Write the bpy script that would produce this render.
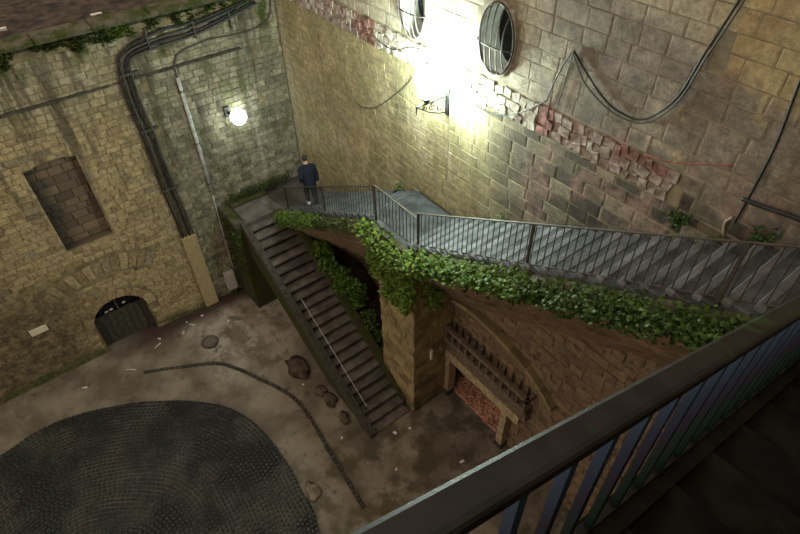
import bpy, math, random
from mathutils import Vector, Matrix, noise as mnoise
random.seed(7)
R = random.random
U = random.uniform
scene = bpy.context.scene
col = scene.collection
for o in list(bpy.data.objects):
    bpy.data.objects.remove(o)

# ------------------------------------------------------------------ camera
CAM = Vector((15.04, -7.07, 14.6))
AX = ((0.60820935, 0.54004796, -0.58174702),      # rows: world axes in camera space
      (0.79356586, -0.43057593, 0.42995068),      # (x right, y down, z forward)
      (-0.01829227, -0.7231546, -0.69044393))
FPX = 566.18
cd = bpy.data.cameras.new('camera')
cd.sensor_width = 36.0
cd.lens = FPX / 800 * 36.0
cd.clip_start = 0.05
cam = bpy.data.objects.new('camera', cd)
col.objects.link(cam)
M = Matrix.Identity(4)
for r in range(3):
    M[r][0] = AX[r][0]
    M[r][1] = -AX[r][1]
    M[r][2] = -AX[r][2]
    M[r][3] = CAM[r]
cam.matrix_world = M
scene.camera = cam

# ------------------------------------------------------------------ light
W = bpy.data.worlds.new('night_sky')
scene.world = W
W.use_nodes = True
bg = W.node_tree.nodes['Background']
bg.inputs[0].default_value = (1.0, 0.86, 0.68, 1)
bg.inputs[1].default_value = 0.86
LANTERN_L = 400.0        # radiance of the wall lantern panes
GLOBE_L = 20.0           # radiance of the opal globe on the left wall
vs = scene.view_settings
vs.view_transform = 'Standard'
vs.look = 'None'
vs.exposure = 0.28
vs.gamma = 1.0
vs.use_curve_mapping = False


# ------------------------------------------------------------------ material graph helper
class G:
    def __init__(s, name, rough=0.85, metallic=0.0, spec=0.3):
        s.m = bpy.data.materials.new(name)
        s.m.use_nodes = True
        s.nt = s.m.node_tree
        s.b = s.nt.nodes['Principled BSDF']
        s.b.inputs['Roughness'].default_value = rough
        s.b.inputs['Metallic'].default_value = metallic
        s.b.inputs['Specular IOR Level'].default_value = spec
        s._p = None

    def n(s, t, **k):
        x = s.nt.nodes.new(t)
        for a, v in k.items():
            setattr(x, a, v)
        return x

    def _in(s, sock, v):
        if v is None:
            return
        if isinstance(v, bpy.types.NodeSocket):
            s.nt.links.new(v, sock)
        elif isinstance(v, (tuple, list)) and len(v) == 3 and sock.type == 'RGBA':
            sock.default_value = (*v, 1)
        else:
            sock.default_value = v

    def pos(s):
        if s._p is None:
            s._p = s.n('ShaderNodeNewGeometry').outputs['Position']
        return s._p

    def xyz(s, v=None):
        x = s.n('ShaderNodeSeparateXYZ')
        s._in(x.inputs[0], v or s.pos())
        return x.outputs

    def scale(s, sx, sy, sz, v=None):
        x = s.n('ShaderNodeVectorMath', operation='MULTIPLY')
        s._in(x.inputs[0], v or s.pos())
        x.inputs[1].default_value = (sx, sy, sz)
        return x.outputs[0]

    def noise(s, sc, det=3.0, rough=0.55, vec=None, dist=0.0):
        x = s.n('ShaderNodeTexNoise')
        s._in(x.inputs['Vector'], vec or s.pos())
        x.inputs['Scale'].default_value = sc
        x.inputs['Detail'].default_value = det
        x.inputs['Roughness'].default_value = rough
        x.inputs['Distortion'].default_value = dist
        return x.outputs[0]

    def voro(s, sc, vec=None, feature='F1', out=0):
        x = s.n('ShaderNodeTexVoronoi', feature=feature)
        s._in(x.inputs['Vector'], vec or s.pos())
        x.inputs['Scale'].default_value = sc
        return x.outputs[out]

    def math(s, op, a, b=0.0, clamp=False):
        x = s.n('ShaderNodeMath', operation=op)
        x.use_clamp = clamp
        s._in(x.inputs[0], a)
        s._in(x.inputs[1], b)
        return x.outputs[0]

    def rng(s, v, a, b, c=0.0, d=1.0):
        x = s.n('ShaderNodeMapRange', interpolation_type='SMOOTHSTEP')
        s._in(x.inputs[0], v)
        for i, q in enumerate((a, b, c, d)):
            x.inputs[1 + i].default_value = q
        return x.outputs[0]

    def mix(s, f, a, b, mode='MIX'):
        x = s.n('ShaderNodeMix', data_type='RGBA', blend_type=mode)
        s._in(x.inputs[0], f)
        s._in(x.inputs[6], a)
        s._in(x.inputs[7], b)
        return x.outputs[2]

    def ramp(s, f, stops):
        x = s.n('ShaderNodeValToRGB')
        s._in(x.inputs[0], f)
        e = x.color_ramp.elements
        while len(e) < len(stops):
            e.new(0.5)
        for q, (p, c) in zip(e, stops):
            q.position = p
            q.color = (*c, 1)
        return x.outputs[0]

    def rand(s):
        a = s.n('ShaderNodeObjectInfo').outputs['Random']
        b = s.n('ShaderNodeNewGeometry').outputs['Random Per Island']
        return s.math('FRACT', s.math('ADD', a, s.math('MULTIPLY', b, 0.73)))

    def color(s, c):
        s._in(s.b.inputs['Base Color'], c)

    def rough(s, v):
        s._in(s.b.inputs['Roughness'], v)

    def bump(s, h, st=0.5, dist=0.02):
        x = s.n('ShaderNodeBump')
        x.inputs['Strength'].default_value = st
        x.inputs['Distance'].default_value = dist
        s._in(x.inputs['Height'], h)
        s.nt.links.new(x.outputs[0], s.b.inputs['Normal'])


MATS = {}


def plain(name, c, rough=0.7, metallic=0.0, var=0.25, sc=9.0, spec=0.3, bump=0.0):
    g = G(name, rough, metallic, spec)
    f = g.rng(g.noise(sc, 4), 0.3, 0.7)
    g.color(g.mix(f, tuple(q * (1 - var) for q in c), tuple(q * (1 + var) for q in c)))
    if bump:
        g.bump(g.noise(sc * 4, 4), bump, 0.02)
    MATS[name] = g.m
    return g.m


def emit(name, c, strength):
    g = G(name)
    g.color(c)
    g.b.inputs['Emission Color'].default_value = (*c, 1)
    g.b.inputs['Emission Strength'].default_value = strength
    MATS[name] = g.m
    return g.m


def m_wall_left():
    g = G('wall_left_stone', 0.9, 0, 0.2)
    p = g.xyz()
    rnd = g.rand()
    tan = g.ramp(rnd, [(0.0, (0.22, 0.17, 0.095)), (0.3, (0.33, 0.255, 0.14)), (0.62, (0.40, 0.315, 0.175)),
                       (0.85, (0.36, 0.295, 0.185)), (1.0, (0.19, 0.16, 0.11))])
    grey = g.ramp(rnd, [(0.0, (0.13, 0.115, 0.085)), (0.4, (0.22, 0.195, 0.14)), (0.75, (0.29, 0.26, 0.19)),
                        (1.0, (0.34, 0.305, 0.23))])
    n1 = g.noise(0.55, 3)
    # greyer damp side towards the corner (y > -4.4), soot at the foot by the plaque, lichen band on top
    zone = g.rng(g.math('ADD', p[1], g.math('MULTIPLY', n1, 1.6)), -4.2, -2.9)
    c = g.mix(zone, tan, grey)
    top = g.rng(g.math('ADD', p[2], g.math('MULTIPLY', g.noise(0.9, 3), 1.0)), 7.6, 9.3)
    c = g.mix(g.math('MULTIPLY', top, 0.75), c, g.mix(rnd, (0.24, 0.215, 0.15), (0.38, 0.345, 0.255)))
    low = g.math('MULTIPLY', g.rng(g.math('ADD', p[1], g.math('MULTIPLY', n1, 2.0)), -6.6, -7.6),
                 g.rng(g.math('ADD', p[2], g.math('MULTIPLY', n1, 1.2)), 4.9, 3.2))
    c = g.mix(g.math('MULTIPLY', low, 0.92), c, g.mix(g.rng(g.noise(3.5, 4), 0.35, 0.65), (0.075, 0.055, 0.035), (0.19, 0.15, 0.085)))
    # run-down streaks below the string course
    st = g.rng(g.noise(1.0, 5, 0.62, g.scale(1, 1.7, 0.16)), 0.50, 0.62)
    stz = g.math('MULTIPLY', st, g.rng(p[2], 3.6, 7.4))
    c = g.mix(g.math('MULTIPLY', stz, 0.8), c, (0.06, 0.05, 0.035))
    bl = g.rng(g.noise(2.4, 5, 0.68), 0.55, 0.7)
    c = g.mix(g.math('MULTIPLY', bl, 0.55), c, (0.085, 0.07, 0.045))
    pale = g.rng(g.noise(1.0, 4, 0.6, g.scale(1, 2.6, 0.1)), 0.58, 0.72)
    c = g.mix(g.math('MULTIPLY', pale, g.math('MULTIPLY', zone, 0.5)), c, (0.42, 0.40, 0.32))
    # moss
    mo = g.rng(g.noise(1.3, 5, 0.65, g.scale(1, 1, 0.45)), 0.49, 0.63)
    mo = g.math('MULTIPLY', mo, g.math('ADD', g.math('MULTIPLY', zone, 0.55), g.math('MULTIPLY', g.rng(p[2], 8.4, 9.2), 1.2), True))
    c = g.mix(mo, c, (0.06, 0.075, 0.02))
    foot = g.math('MULTIPLY', g.rng(p[2], 0.55, 0.05), g.rng(g.noise(2.0, 3), 0.38, 0.6))
    c = g.mix(foot, c, (0.07, 0.08, 0.025))
    c = g.mix(0.85, c, g.mix(g.rng(g.noise(9, 6, 0.75), 0.3, 0.7), (0.5, 0.5, 0.5), (1.4, 1.38, 1.35)), 'MULTIPLY')
    g.color(c)
    g.bump(g.math('ADD', g.noise(30, 5, 0.7), g.math('MULTIPLY', g.noise(9, 3), 0.8)), 0.55, 0.03)
    MATS['wall_left'] = g.m


def m_wall_right():
    g = G('wall_right_stone', 0.9, 0, 0.2)
    p = g.xyz()
    rnd = g.rand()
    a = g.ramp(rnd, [(0.0, (0.25, 0.205, 0.115)), (0.4, (0.29, 0.24, 0.13)), (0.8, (0.33, 0.275, 0.15)), (1.0, (0.27, 0.23, 0.135))])
    a = g.mix(g.math('MULTIPLY', g.rng(g.noise(0.9, 5, 0.65), 0.42, 0.62), .75), a, (0.20, 0.175, 0.085))
    a = g.mix(g.math('MULTIPLY', g.rng(g.noise(1.0, 5, 0.65, g.scale(.9, 1, .45)), 0.55, 0.68), .6), a, (0.44, 0.38, 0.26))
    up = g.ramp(rnd, [(0.0, (0.27, 0.235, 0.175)), (0.5, (0.32, 0.28, 0.205)), (1.0, (0.37, 0.32, 0.225))])
    up = g.mix(g.rng(p[0], 11.6, 12.2), up, g.mix(rnd, (0.30, 0.235, 0.13), (0.42, 0.33, 0.18)))
    dk = g.ramp(rnd, [(0.0, (0.05, 0.043, 0.034)), (0.45, (0.095, 0.08, 0.062)), (0.8, (0.15, 0.128, 0.09)), (1.0, (0.21, 0.18, 0.13))])  # grey-brown lower right stones, deepened in colour to imitate weak light there
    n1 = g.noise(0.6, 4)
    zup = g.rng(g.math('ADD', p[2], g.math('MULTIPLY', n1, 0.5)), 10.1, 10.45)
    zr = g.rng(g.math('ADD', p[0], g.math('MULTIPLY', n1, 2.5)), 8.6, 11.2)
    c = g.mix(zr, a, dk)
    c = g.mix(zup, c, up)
    # plaster skin, pinkish grey, dimmed in colour for weak light, on the right half above the band
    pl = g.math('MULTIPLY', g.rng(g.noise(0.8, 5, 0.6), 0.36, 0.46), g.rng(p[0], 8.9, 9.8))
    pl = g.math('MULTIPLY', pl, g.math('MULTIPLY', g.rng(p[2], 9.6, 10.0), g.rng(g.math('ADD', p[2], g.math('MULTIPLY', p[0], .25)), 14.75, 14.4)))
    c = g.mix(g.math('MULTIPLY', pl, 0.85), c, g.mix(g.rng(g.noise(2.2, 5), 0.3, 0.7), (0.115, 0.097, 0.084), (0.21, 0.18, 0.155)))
    pk = g.math('MULTIPLY', g.rng(g.noise(1.5, 4, 0.6), 0.46, 0.6), g.math('MULTIPLY', g.rng(p[0], 9.0, 10.0), g.rng(p[2], 10.7, 9.9)))
    c = g.mix(g.math('MULTIPLY', pk, 0.55), c, (0.30, 0.19, 0.155))
    # seepage streaks
    st = g.rng(g.noise(1.0, 4, 0.6, g.scale(1.5, 1, 0.2)), 0.54, 0.7)
    c = g.mix(g.math('MULTIPLY', st, g.math('MULTIPLY', g.rng(p[2], 9.9, 9.2), 0.55)), c, (0.10, 0.085, 0.045))
    mo = g.math('MULTIPLY', g.rng(g.noise(1.1, 5, 0.6, g.scale(1, 1, 0.5)), 0.52, 0.66), g.math('MULTIPLY', g.rng(p[0], 2.6, 0.3), 0.6))
    c = g.mix(mo, c, (0.12, 0.13, 0.03))
    c = g.mix(g.math('MULTIPLY', g.rng(g.math('ADD', p[0], g.math('MULTIPLY', g.noise(2, 3), .2)), .55, .38), .65), c, (0.36, 0.32, 0.22))
    wh = g.math('MULTIPLY', g.rng(g.noise(3.0, 6, 0.7), 0.62, 0.72), 0.6)
    c = g.mix(wh, c, (0.44, 0.40, 0.32))
    c = g.mix(0.8, c, g.mix(g.rng(g.noise(7, 6, 0.75), 0.3, 0.7), (0.55, 0.55, 0.55), (1.38, 1.38, 1.38)), 'MULTIPLY')
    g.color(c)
    g.bump(g.math('ADD', g.noise(28, 5, 0.7), g.math('MULTIPLY', g.noise(8, 3), 0.8)), 0.5, 0.03)
    MATS['wall_right'] = g.m


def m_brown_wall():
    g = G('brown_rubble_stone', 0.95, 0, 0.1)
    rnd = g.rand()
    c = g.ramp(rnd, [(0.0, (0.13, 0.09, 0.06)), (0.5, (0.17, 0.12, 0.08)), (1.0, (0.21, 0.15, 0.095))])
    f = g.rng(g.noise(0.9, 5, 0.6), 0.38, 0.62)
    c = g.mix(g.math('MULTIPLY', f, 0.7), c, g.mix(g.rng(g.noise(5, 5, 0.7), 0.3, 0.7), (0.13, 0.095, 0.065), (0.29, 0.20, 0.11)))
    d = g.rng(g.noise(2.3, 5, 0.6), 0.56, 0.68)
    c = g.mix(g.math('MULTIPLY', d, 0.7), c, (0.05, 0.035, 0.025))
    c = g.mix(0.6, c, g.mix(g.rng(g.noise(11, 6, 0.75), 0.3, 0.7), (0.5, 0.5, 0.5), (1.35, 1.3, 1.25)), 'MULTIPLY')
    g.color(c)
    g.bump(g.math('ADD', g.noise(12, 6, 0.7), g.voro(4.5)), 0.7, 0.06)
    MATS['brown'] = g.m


def m_pier():
    g = G('pier_stone', 0.95, 0, 0.1)
    rnd = g.rand()
    c = g.ramp(rnd, [(0.0, (0.15, 0.115, 0.06)), (0.5, (0.25, 0.19, 0.095)), (1.0, (0.31, 0.235, 0.12))])
    f = g.rng(g.noise(1.4, 5, 0.6), 0.45, 0.65)
    c = g.mix(g.math('MULTIPLY', f, 0.6), c, (0.10, 0.075, 0.045))
    p = g.xyz()
    ms = g.math('MULTIPLY', g.rng(p[2], 0.7, 0.0), g.rng(g.noise(3, 3), 0.35, 0.6))
    c = g.mix(ms, c, (0.07, 0.08, 0.025))
    g.color(c)
    g.bump(g.noise(18, 6, 0.7), 0.6, 0.03)
    MATS['pier'] = g.m


def m_floor():
    g = G('courtyard_concrete', 0.8, 0, 0.25)
    p = g.xyz()
    f = g.rng(g.noise(0.8, 6, 0.62), 0.36, 0.64)
    c = g.mix(f, (0.12, 0.094, 0.07), (0.235, 0.195, 0.15))
    w = g.math('MULTIPLY', g.rng(g.noise(1.1, 6, 0.68, g.scale(1, 1, 1)), 0.42, 0.58),
               g.math('MULTIPLY', g.rng(p[1], -6.2, -5.0), g.rng(p[0], 4.6, 2.4)))
    c = g.mix(g.math('MULTIPLY', w, 0.8), c, (0.40, 0.35, 0.30))
    d = g.rng(g.noise(2.1, 6, 0.65), 0.57, 0.7)
    c = g.mix(g.math('MULTIPLY', d, 0.7), c, (0.045, 0.032, 0.022))
    c = g.mix(g.math('MULTIPLY', g.rng(p[0], 0.9, 0.2), g.rng(p[1], -8.0, -6.4)), c, (0.05, 0.032, 0.026))
    mo = g.math('MULTIPLY', g.rng(g.noise(1.2, 5, 0.6), 0.44, 0.6), g.math('MULTIPLY', g.rng(p[0], 6.2, 7.6), 0.75))
    c = g.mix(mo, c, (0.05, 0.042, 0.02))
    sp = g.rng(g.noise(13, 3, 0.5), 0.7, 0.76)
    c = g.mix(g.math('MULTIPLY', sp, 0.5), c, (0.30, 0.27, 0.22))
    g.color(c)
    g.rough(g.rng(g.noise(1.3, 4), 0.35, 0.65, 0.55, 0.9))
    g.bump(g.math('ADD', g.noise(14, 6, 0.7), g.math('MULTIPLY', g.noise(3, 4), 1.5)), 0.5, 0.04)
    MATS['floor'] = g.m


def m_cobble():
    g = G('wet_basalt_cobble', 0.35, 0, 0.5)
    p = g.xyz()
    c = g.ramp(g.rand(), [(0.0, (0.006, 0.006, 0.0055)), (0.6, (0.013, 0.0135, 0.012)), (1.0, (0.025, 0.025, 0.022))])
    ms = g.math('MULTIPLY', g.rng(g.noise(0.8, 4), 0.42, 0.62), g.math('MULTIPLY', g.rng(p[1], -7.0, -9.5), 0.8))
    c = g.mix(ms, c, (0.010, 0.022, 0.017))  # bluish-green reflections towards the bottom left, put into the stone colour
    g.color(c)
    g.rough(g.rng(g.noise(0.9, 4), 0.4, 0.6, 0.38, 0.75))
    g.bump(g.noise(40, 3), 0.3, 0.01)
    MATS['cobble'] = g.m
    g = G('cobble_joint_sand', 0.9)
    f = g.rng(g.noise(0.7, 4), 0.4, 0.6)
    g.color(g.mix(f, (0.02, 0.019, 0.015), (0.10, 0.094, 0.07)))
    MATS['cobble_bed'] = g.m


def m_step(name, a, b, moss, spec=0.3):
    g = G(name, 0.75, 0, spec)
    c = g.mix(g.rng(g.noise(2.4, 5, 0.65), 0.32, 0.68), a, b)
    c = g.mix(0.6, c, g.mix(g.rand(), (0.65, 0.65, 0.65), (1.25, 1.25, 1.25)), 'MULTIPLY')
    if moss:
        c = g.mix(g.math('MULTIPLY', g.rng(g.noise(3.1, 5), 0.5, 0.66), moss), c, (0.06, 0.075, 0.02))
    c = g.mix(0.5, c, g.mix(g.rng(g.noise(20, 5, 0.7), 0.3, 0.7), (0.6, 0.6, 0.6), (1.3, 1.3, 1.3)), 'MULTIPLY')
    g.color(c)
    g.rough(g.rng(g.noise(2.0, 4), 0.35, 0.65, 0.5, 0.85))
    g.bump(g.noise(24, 5, 0.7), 0.5, 0.02)
    MATS[name] = g.m


def m_leaf(name, a, b, c2):
    g = G(name, 0.6, 0, 0.3)
    g.color(g.ramp(g.rand(), [(0.0, a), (0.55, b), (1.0, c2)]))
    MATS[name] = g.m


def m_mossy(name, base):
    g = G(name, 0.95, 0, 0.1)
    c = g.mix(g.rng(g.noise(2.5, 5, 0.65), 0.38, 0.6), base, (0.045, 0.056, 0.014))
    c = g.mix(0.5, c, g.mix(g.rng(g.noise(15, 5, 0.7), 0.3, 0.7), (0.5, 0.5, 0.5), (1.3, 1.3, 1.3)), 'MULTIPLY')
    g.color(c)
    g.bump(g.noise(18, 6, 0.7), 0.7, 0.04)
    MATS[name] = g.m


m_wall_left(); m_wall_right(); m_brown_wall(); m_pier(); m_floor(); m_cobble()
m_step('step_brown', (0.06, 0.048, 0.04), (0.14, 0.115, 0.098), 0.15)
m_step('nosing_slate', (0.10, 0.105, 0.108), (0.18, 0.188, 0.195), 0.0)
m_step('landing_brown', (0.09, 0.076, 0.067), (0.16, 0.135, 0.12), 0.1)
m_step('landing_dark', (0.045, 0.04, 0.036), (0.095, 0.083, 0.074), 0.1)
m_step('step_slate', (0.042, 0.045, 0.049), (0.105, 0.112, 0.12), 0.05)
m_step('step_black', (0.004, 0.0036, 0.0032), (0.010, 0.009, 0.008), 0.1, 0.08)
m_mossy('mossy_side', (0.055, 0.044, 0.03))
m_mossy('mossy_kerb', (0.10, 0.088, 0.066))
m_mossy('coping_mossy', (0.12, 0.105, 0.075))
m_leaf('ivy_leaf', (0.03, 0.065, 0.006), (0.075, 0.135, 0.012), (0.14, 0.20, 0.03))
m_leaf('dark_leaf', (0.016, 0.034, 0.006), (0.036, 0.07, 0.010), (0.07, 0.115, 0.02))
m_leaf('moss_leaf', (0.02, 0.03, 0.006), (0.035, 0.05, 0.009), (0.06, 0.08, 0.016))
plain('mortar_tan', (0.19, 0.15, 0.085), 0.95, var=0.4, sc=3)
plain('mortar_grey', (0.20, 0.17, 0.115), 0.95, var=0.4, sc=3)
plain('mortar_brown', (0.12, 0.085, 0.058), 0.95, var=0.4, sc=3)
plain('dark_metal', (0.035, 0.033, 0.03), 0.5, 0.6)
plain('rail_metal', (0.06, 0.05, 0.04), 0.6, 0.3)
plain('cable_black', (0.018, 0.018, 0.018), 0.5)
plain('cable_grey', (0.06, 0.058, 0.05), 0.6)
plain('pipe_grey', (0.42, 0.43, 0.42), 0.5)
plain('board_tan', (0.36, 0.28, 0.15), 0.7, var=0.12)
plain('box_grey', (0.42, 0.39, 0.37), 0.6, var=0.1)
plain('plaque', (0.62, 0.57, 0.44), 0.7, var=0.08)
plain('void', (0.004, 0.004, 0.005), 0.4)
plain('glass_dark', (0.006, 0.007, 0.009), 0.12)
plain('door_wood', (0.055, 0.052, 0.04), 0.7, bump=0.3)
plain('white_paint', (0.5, 0.5, 0.46), 0.5, var=0.3, sc=4)
plain('old_timber', (0.13, 0.095, 0.065), 0.8, var=0.35, bump=0.4)
plain('pale_stone', (0.33, 0.25, 0.15), 0.9, var=0.35, bump=0.4)
plain('band_red', (0.19, 0.10, 0.08), 0.95, var=0.45, bump=0.6)
plain('band_pink', (0.24, 0.185, 0.155), 0.95, var=0.4, bump=0.6)
plain('band_grey', (0.31, 0.275, 0.22), 0.95, var=0.3, bump=0.6)
plain('rust', (0.23, 0.075, 0.05), 0.8)
plain('soil', (0.04, 0.027, 0.019), 0.95, var=0.75, sc=3.5, bump=0.8)
plain('kerb_stone', (0.17, 0.155, 0.11), 0.9, var=0.35, sc=2.5, bump=0.4)
plain('paper', (0.62, 0.60, 0.55), 0.8, var=0.1)
plain('rock_pale', (0.17, 0.135, 0.10), 0.95, var=0.3, sc=4, bump=0.5)
plain('rock', (0.07, 0.052, 0.036), 0.95, var=0.5, sc=4, bump=0.6)
plain('manhole_iron', (0.13, 0.105, 0.085), 0.8)
plain('cast_iron', (0.07, 0.055, 0.045), 0.6, 0.3)
plain('rubble', (0.40, 0.20, 0.13), 0.95, var=0.4, sc=20)
plain('skin', (0.42, 0.25, 0.18), 0.6, var=0.05)
plain('navy_cloth', (0.007, 0.010, 0.022), 0.85, var=0.25)
plain('jeans', (0.012, 0.014, 0.020), 0.85, var=0.25)
plain('shoe', (0.6, 0.62, 0.65), 0.6, var=0.1)
plain('hair', (0.025, 0.018, 0.013), 0.7)
plain('kerb_dark', (0.05, 0.043, 0.034), 0.85, var=0.4, bump=0.4)
emit('lantern_light', (0.80, 1.0, 0.90), LANTERN_L)
emit('globe_light', (0.85, 1.0, 0.92), GLOBE_L)

g = G('handrail_paint', 0.5, 0.0, 0.3)                     # dark paint with green spray marks
c = g.mix(g.rng(g.noise(9, 4), 0.35, 0.7), (0.007, 0.007, 0.0066), (0.017, 0.0162, 0.0148))
c = g.mix(g.math('MULTIPLY', g.rng(g.noise(5.5, 2), 0.62, 0.68), 0.7), c, (0.014, 0.05, 0.012))
g.color(c)
g.bump(g.noise(60, 3), 0.1, 0.005)
MATS['handrail_paint'] = g.m
g = G('baluster_gradient', 0.5, 0.0, 0.25)                      # dark green below, through violet to lighter blue at the top
z = g.xyz()
v = g.math('ADD', z[2], g.math('MULTIPLY', z[1], 0.435))    # height above the sloping string of the stair
g.color(g.ramp(g.rng(g.math('ADD', v, g.math('MULTIPLY', g.noise(5, 2), 0.12)), 9.85, 10.85),
               [(0.0, (0.005, 0.013, 0.010)), (0.42, (0.007, 0.018, 0.016)), (0.62, (0.018, 0.015, 0.03)), (0.8, (0.02, 0.028, 0.06)), (1.0, (0.035, 0.065, 0.115))]))
MATS['baluster_gradient'] = g.m


# ------------------------------------------------------------------ mesh helpers
def world_loc(o):
    v = Vector((0, 0, 0))
    while o:
        v += o.location
        o = o.parent
    return v


class MB:
    def __init__(s):
        s.v = []
        s.f = []

    def add(s, vs_, fs):
        b = len(s.v)
        s.v += [tuple(q) for q in vs_]
        s.f += [tuple(i + b for i in f) for f in fs]
        return s

    def box(s, x0, x1, y0, y1, z0, z1):
        return s.add([(x0, y0, z0), (x1, y0, z0), (x1, y1, z0), (x0, y1, z0), (x0, y0, z1), (x1, y0, z1), (x1, y1, z1), (x0, y1, z1)],
                     [(0, 3, 2, 1), (4, 5, 6, 7), (0, 1, 5, 4), (1, 2, 6, 5), (2, 3, 7, 6), (3, 0, 4, 7)])

    def slab(s, x0, x1, y0, y1, z0, z1, b=0.015):
        """box with a chamfered upper edge"""
        return s.add([(x0, y0, z0), (x1, y0, z0), (x1, y1, z0), (x0, y1, z0),
                      (x0, y0, z1 - b), (x1, y0, z1 - b), (x1, y1, z1 - b), (x0, y1, z1 - b),
                      (x0 + b, y0 + b, z1), (x1 - b, y0 + b, z1), (x1 - b, y1 - b, z1), (x0 + b, y1 - b, z1)],
                     [(0, 3, 2, 1), (8, 9, 10, 11)] + [(i, (i + 1) % 4, 4 + (i + 1) % 4, 4 + i) for i in range(4)] +
                     [(4 + i, 4 + (i + 1) % 4, 8 + (i + 1) % 4, 8 + i) for i in range(4)])

    def prism(s, poly, axis, a, b):
        """polygon (two coords) extruded along axis from a to b"""
        n = len(poly)

        def mk(p, t):
            q = list(p)
            q.insert(axis, t)
            return tuple(q)
        return s.add([mk(p, a) for p in poly] + [mk(p, b) for p in poly],
                     [tuple(range(n)), tuple(range(2 * n - 1, n - 1, -1))] + [(i, i + n, (i + 1) % n + n, (i + 1) % n) for i in range(n)])

    def tube(s, pts, r, n=8, cap=True):
        pts = [Vector(p) for p in pts]
        rr = r if isinstance(r, (list, tuple)) else [r] * len(pts)
        base = len(s.v)
        up = None
        for i, p in enumerate(pts):
            t = (pts[min(i + 1, len(pts) - 1)] - pts[max(i - 1, 0)]).normalized()
            if up is None:
                up = Vector((0, 0, 1)) if abs(t.z) < 0.9 else Vector((1, 0, 0))
            a = t.cross(up)
            if a.length < 1e-4:
                a = t.orthogonal()
            a.normalize()
            b = t.cross(a)
            up = a.cross(t)
            for k in range(n):
                th = 2 * math.pi * k / n
                s.v.append(tuple(p + (a * math.cos(th) + b * math.sin(th)) * rr[i]))
        for i in range(len(pts) - 1):
            for k in range(n):
                q = base + i * n
                s.f.append((q + k, q + (k + 1) % n, q + n + (k + 1) % n, q + n + k))
        if cap:
            s.f.append(tuple(base + k for k in range(n))[::-1])
            s.f.append(tuple(base + (len(pts) - 1) * n + k for k in range(n)))
        return s

    def ball(s, c, r, nu=14, nv=9, sq=(1, 1, 1), jit=0.0, seed=0):
        base = len(s.v)
        c = Vector(c)
        for j in range(nv + 1):
            ph = math.pi * j / nv
            for i in range(nu):
                th = 2 * math.pi * i / nu
                d = Vector((math.sin(ph) * math.cos(th), math.sin(ph) * math.sin(th), math.cos(ph)))
                k = r * (1 + jit * mnoise.noise(d * 1.7 + Vector((seed * 7.3, seed, 0))))
                s.v.append((c.x + d.x * k * sq[0], c.y + d.y * k * sq[1], c.z + d.z * k * sq[2]))
        for j in range(nv):
            for i in range(nu):
                s.f.append((base + j * nu + i, base + (j + 1) * nu + i, base + (j + 1) * nu + (i + 1) % nu, base + j * nu + (i + 1) % nu))
        return s

    def grid(s, fn, nu, nv):
        base = len(s.v)
        for j in range(nv + 1):
            for i in range(nu + 1):
                s.v.append(tuple(fn(i / nu, j / nv)))
        for j in range(nv):
            for i in range(nu):
                a = base + j * (nu + 1) + i
                s.f.append((a, a + 1, a + nu + 2, a + nu + 1))
        return s

    def build(s, name, mat, parent=None, smooth=False, origin=None):
        if origin is None:
            xs, ys, zs = zip(*s.v)
            origin = Vector(((min(xs) + max(xs)) / 2, (min(ys) + max(ys)) / 2, min(zs)))
        origin = Vector(origin)
        me = bpy.data.meshes.new(name)
        me.from_pydata([tuple(Vector(q) - origin) for q in s.v], [], s.f)
        me.validate()
        me.update()
        if smooth:
            me.polygons.foreach_set('use_smooth', [True] * len(me.polygons))
        me.materials.append(MATS[mat])
        o = bpy.data.objects.new(name, me)
        col.objects.link(o)
        if parent:
            o.parent = parent
            o.location = origin - world_loc(parent)
        else:
            o.location = origin
        return o


def tag(o, label, cat, group=None, kind=None):
    o['label'] = label
    o['category'] = cat
    if group:
        o['group'] = group
    if kind:
        o['kind'] = kind
    return o


def struct(o, label=None):
    o['kind'] = 'structure'
    if label:
        o['label'] = label
    return o


def empty(name, loc, label, cat, group=None):
    o = bpy.data.objects.new(name, None)
    o.empty_display_size = 0.2
    col.objects.link(o)
    o.location = loc
    return tag(o, label, cat, group)


def copy_part(src, parent, wl, scale=None, rot=None):
    o = src.copy()
    col.objects.link(o)
    o.parent = parent
    o.location = Vector(wl) - (world_loc(parent) if parent else Vector((0, 0, 0)))
    if scale:
        o.scale = scale
    if rot is not None:
        o.rotation_euler = rot
    return o


def proj(p):
    d = Vector(p) - CAM
    q = [sum(AX[r][k] * d[r] for r in range(3)) for k in range(3)]
    if q[2] < 0.05:
        return None
    return (400 + FPX * q[0] / q[2], 267 + FPX * q[1] / q[2], q[2])


# ------------------------------------------------------------------ masonry
# unit stone: local X = outward normal, Y and Z in the plane, -0.5..0.5; front face at X = 0
STONE_F = [(0, 1, 5, 4), (1, 2, 6, 5), (2, 3, 7, 6), (3, 0, 4, 7), (4, 5, 9, 8), (5, 6, 10, 9), (6, 7, 11, 10), (7, 4, 8, 11), (8, 9, 10, 11)]
STONES = []
for k in range(6):
    vv = []
    q = [(-.5, -.5), (.5, -.5), (.5, .5), (-.5, .5)]
    for x, ins in ((-1, 0), (-.32, 0.0), (0, 0.055)):
        for (a, b) in q:
            vv.append((x + (U(-.16, .16) if x == 0 else 0), a * (1 - 2 * ins) + U(-.015, .015), b * (1 - 2.6 * ins) + U(-.022, .022)))
    STONES.append(vv)
STONE_ME = {}


def stone_mesh(k, mat):
    if (k, mat) not in STONE_ME:
        me = bpy.data.meshes.new('stone_block')
        me.from_pydata(STONES[k], [], STONE_F)
        me.update()
        me.materials.append(MATS[mat])
        STONE_ME[(k, mat)] = me
    return STONE_ME[(k, mat)]


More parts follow.
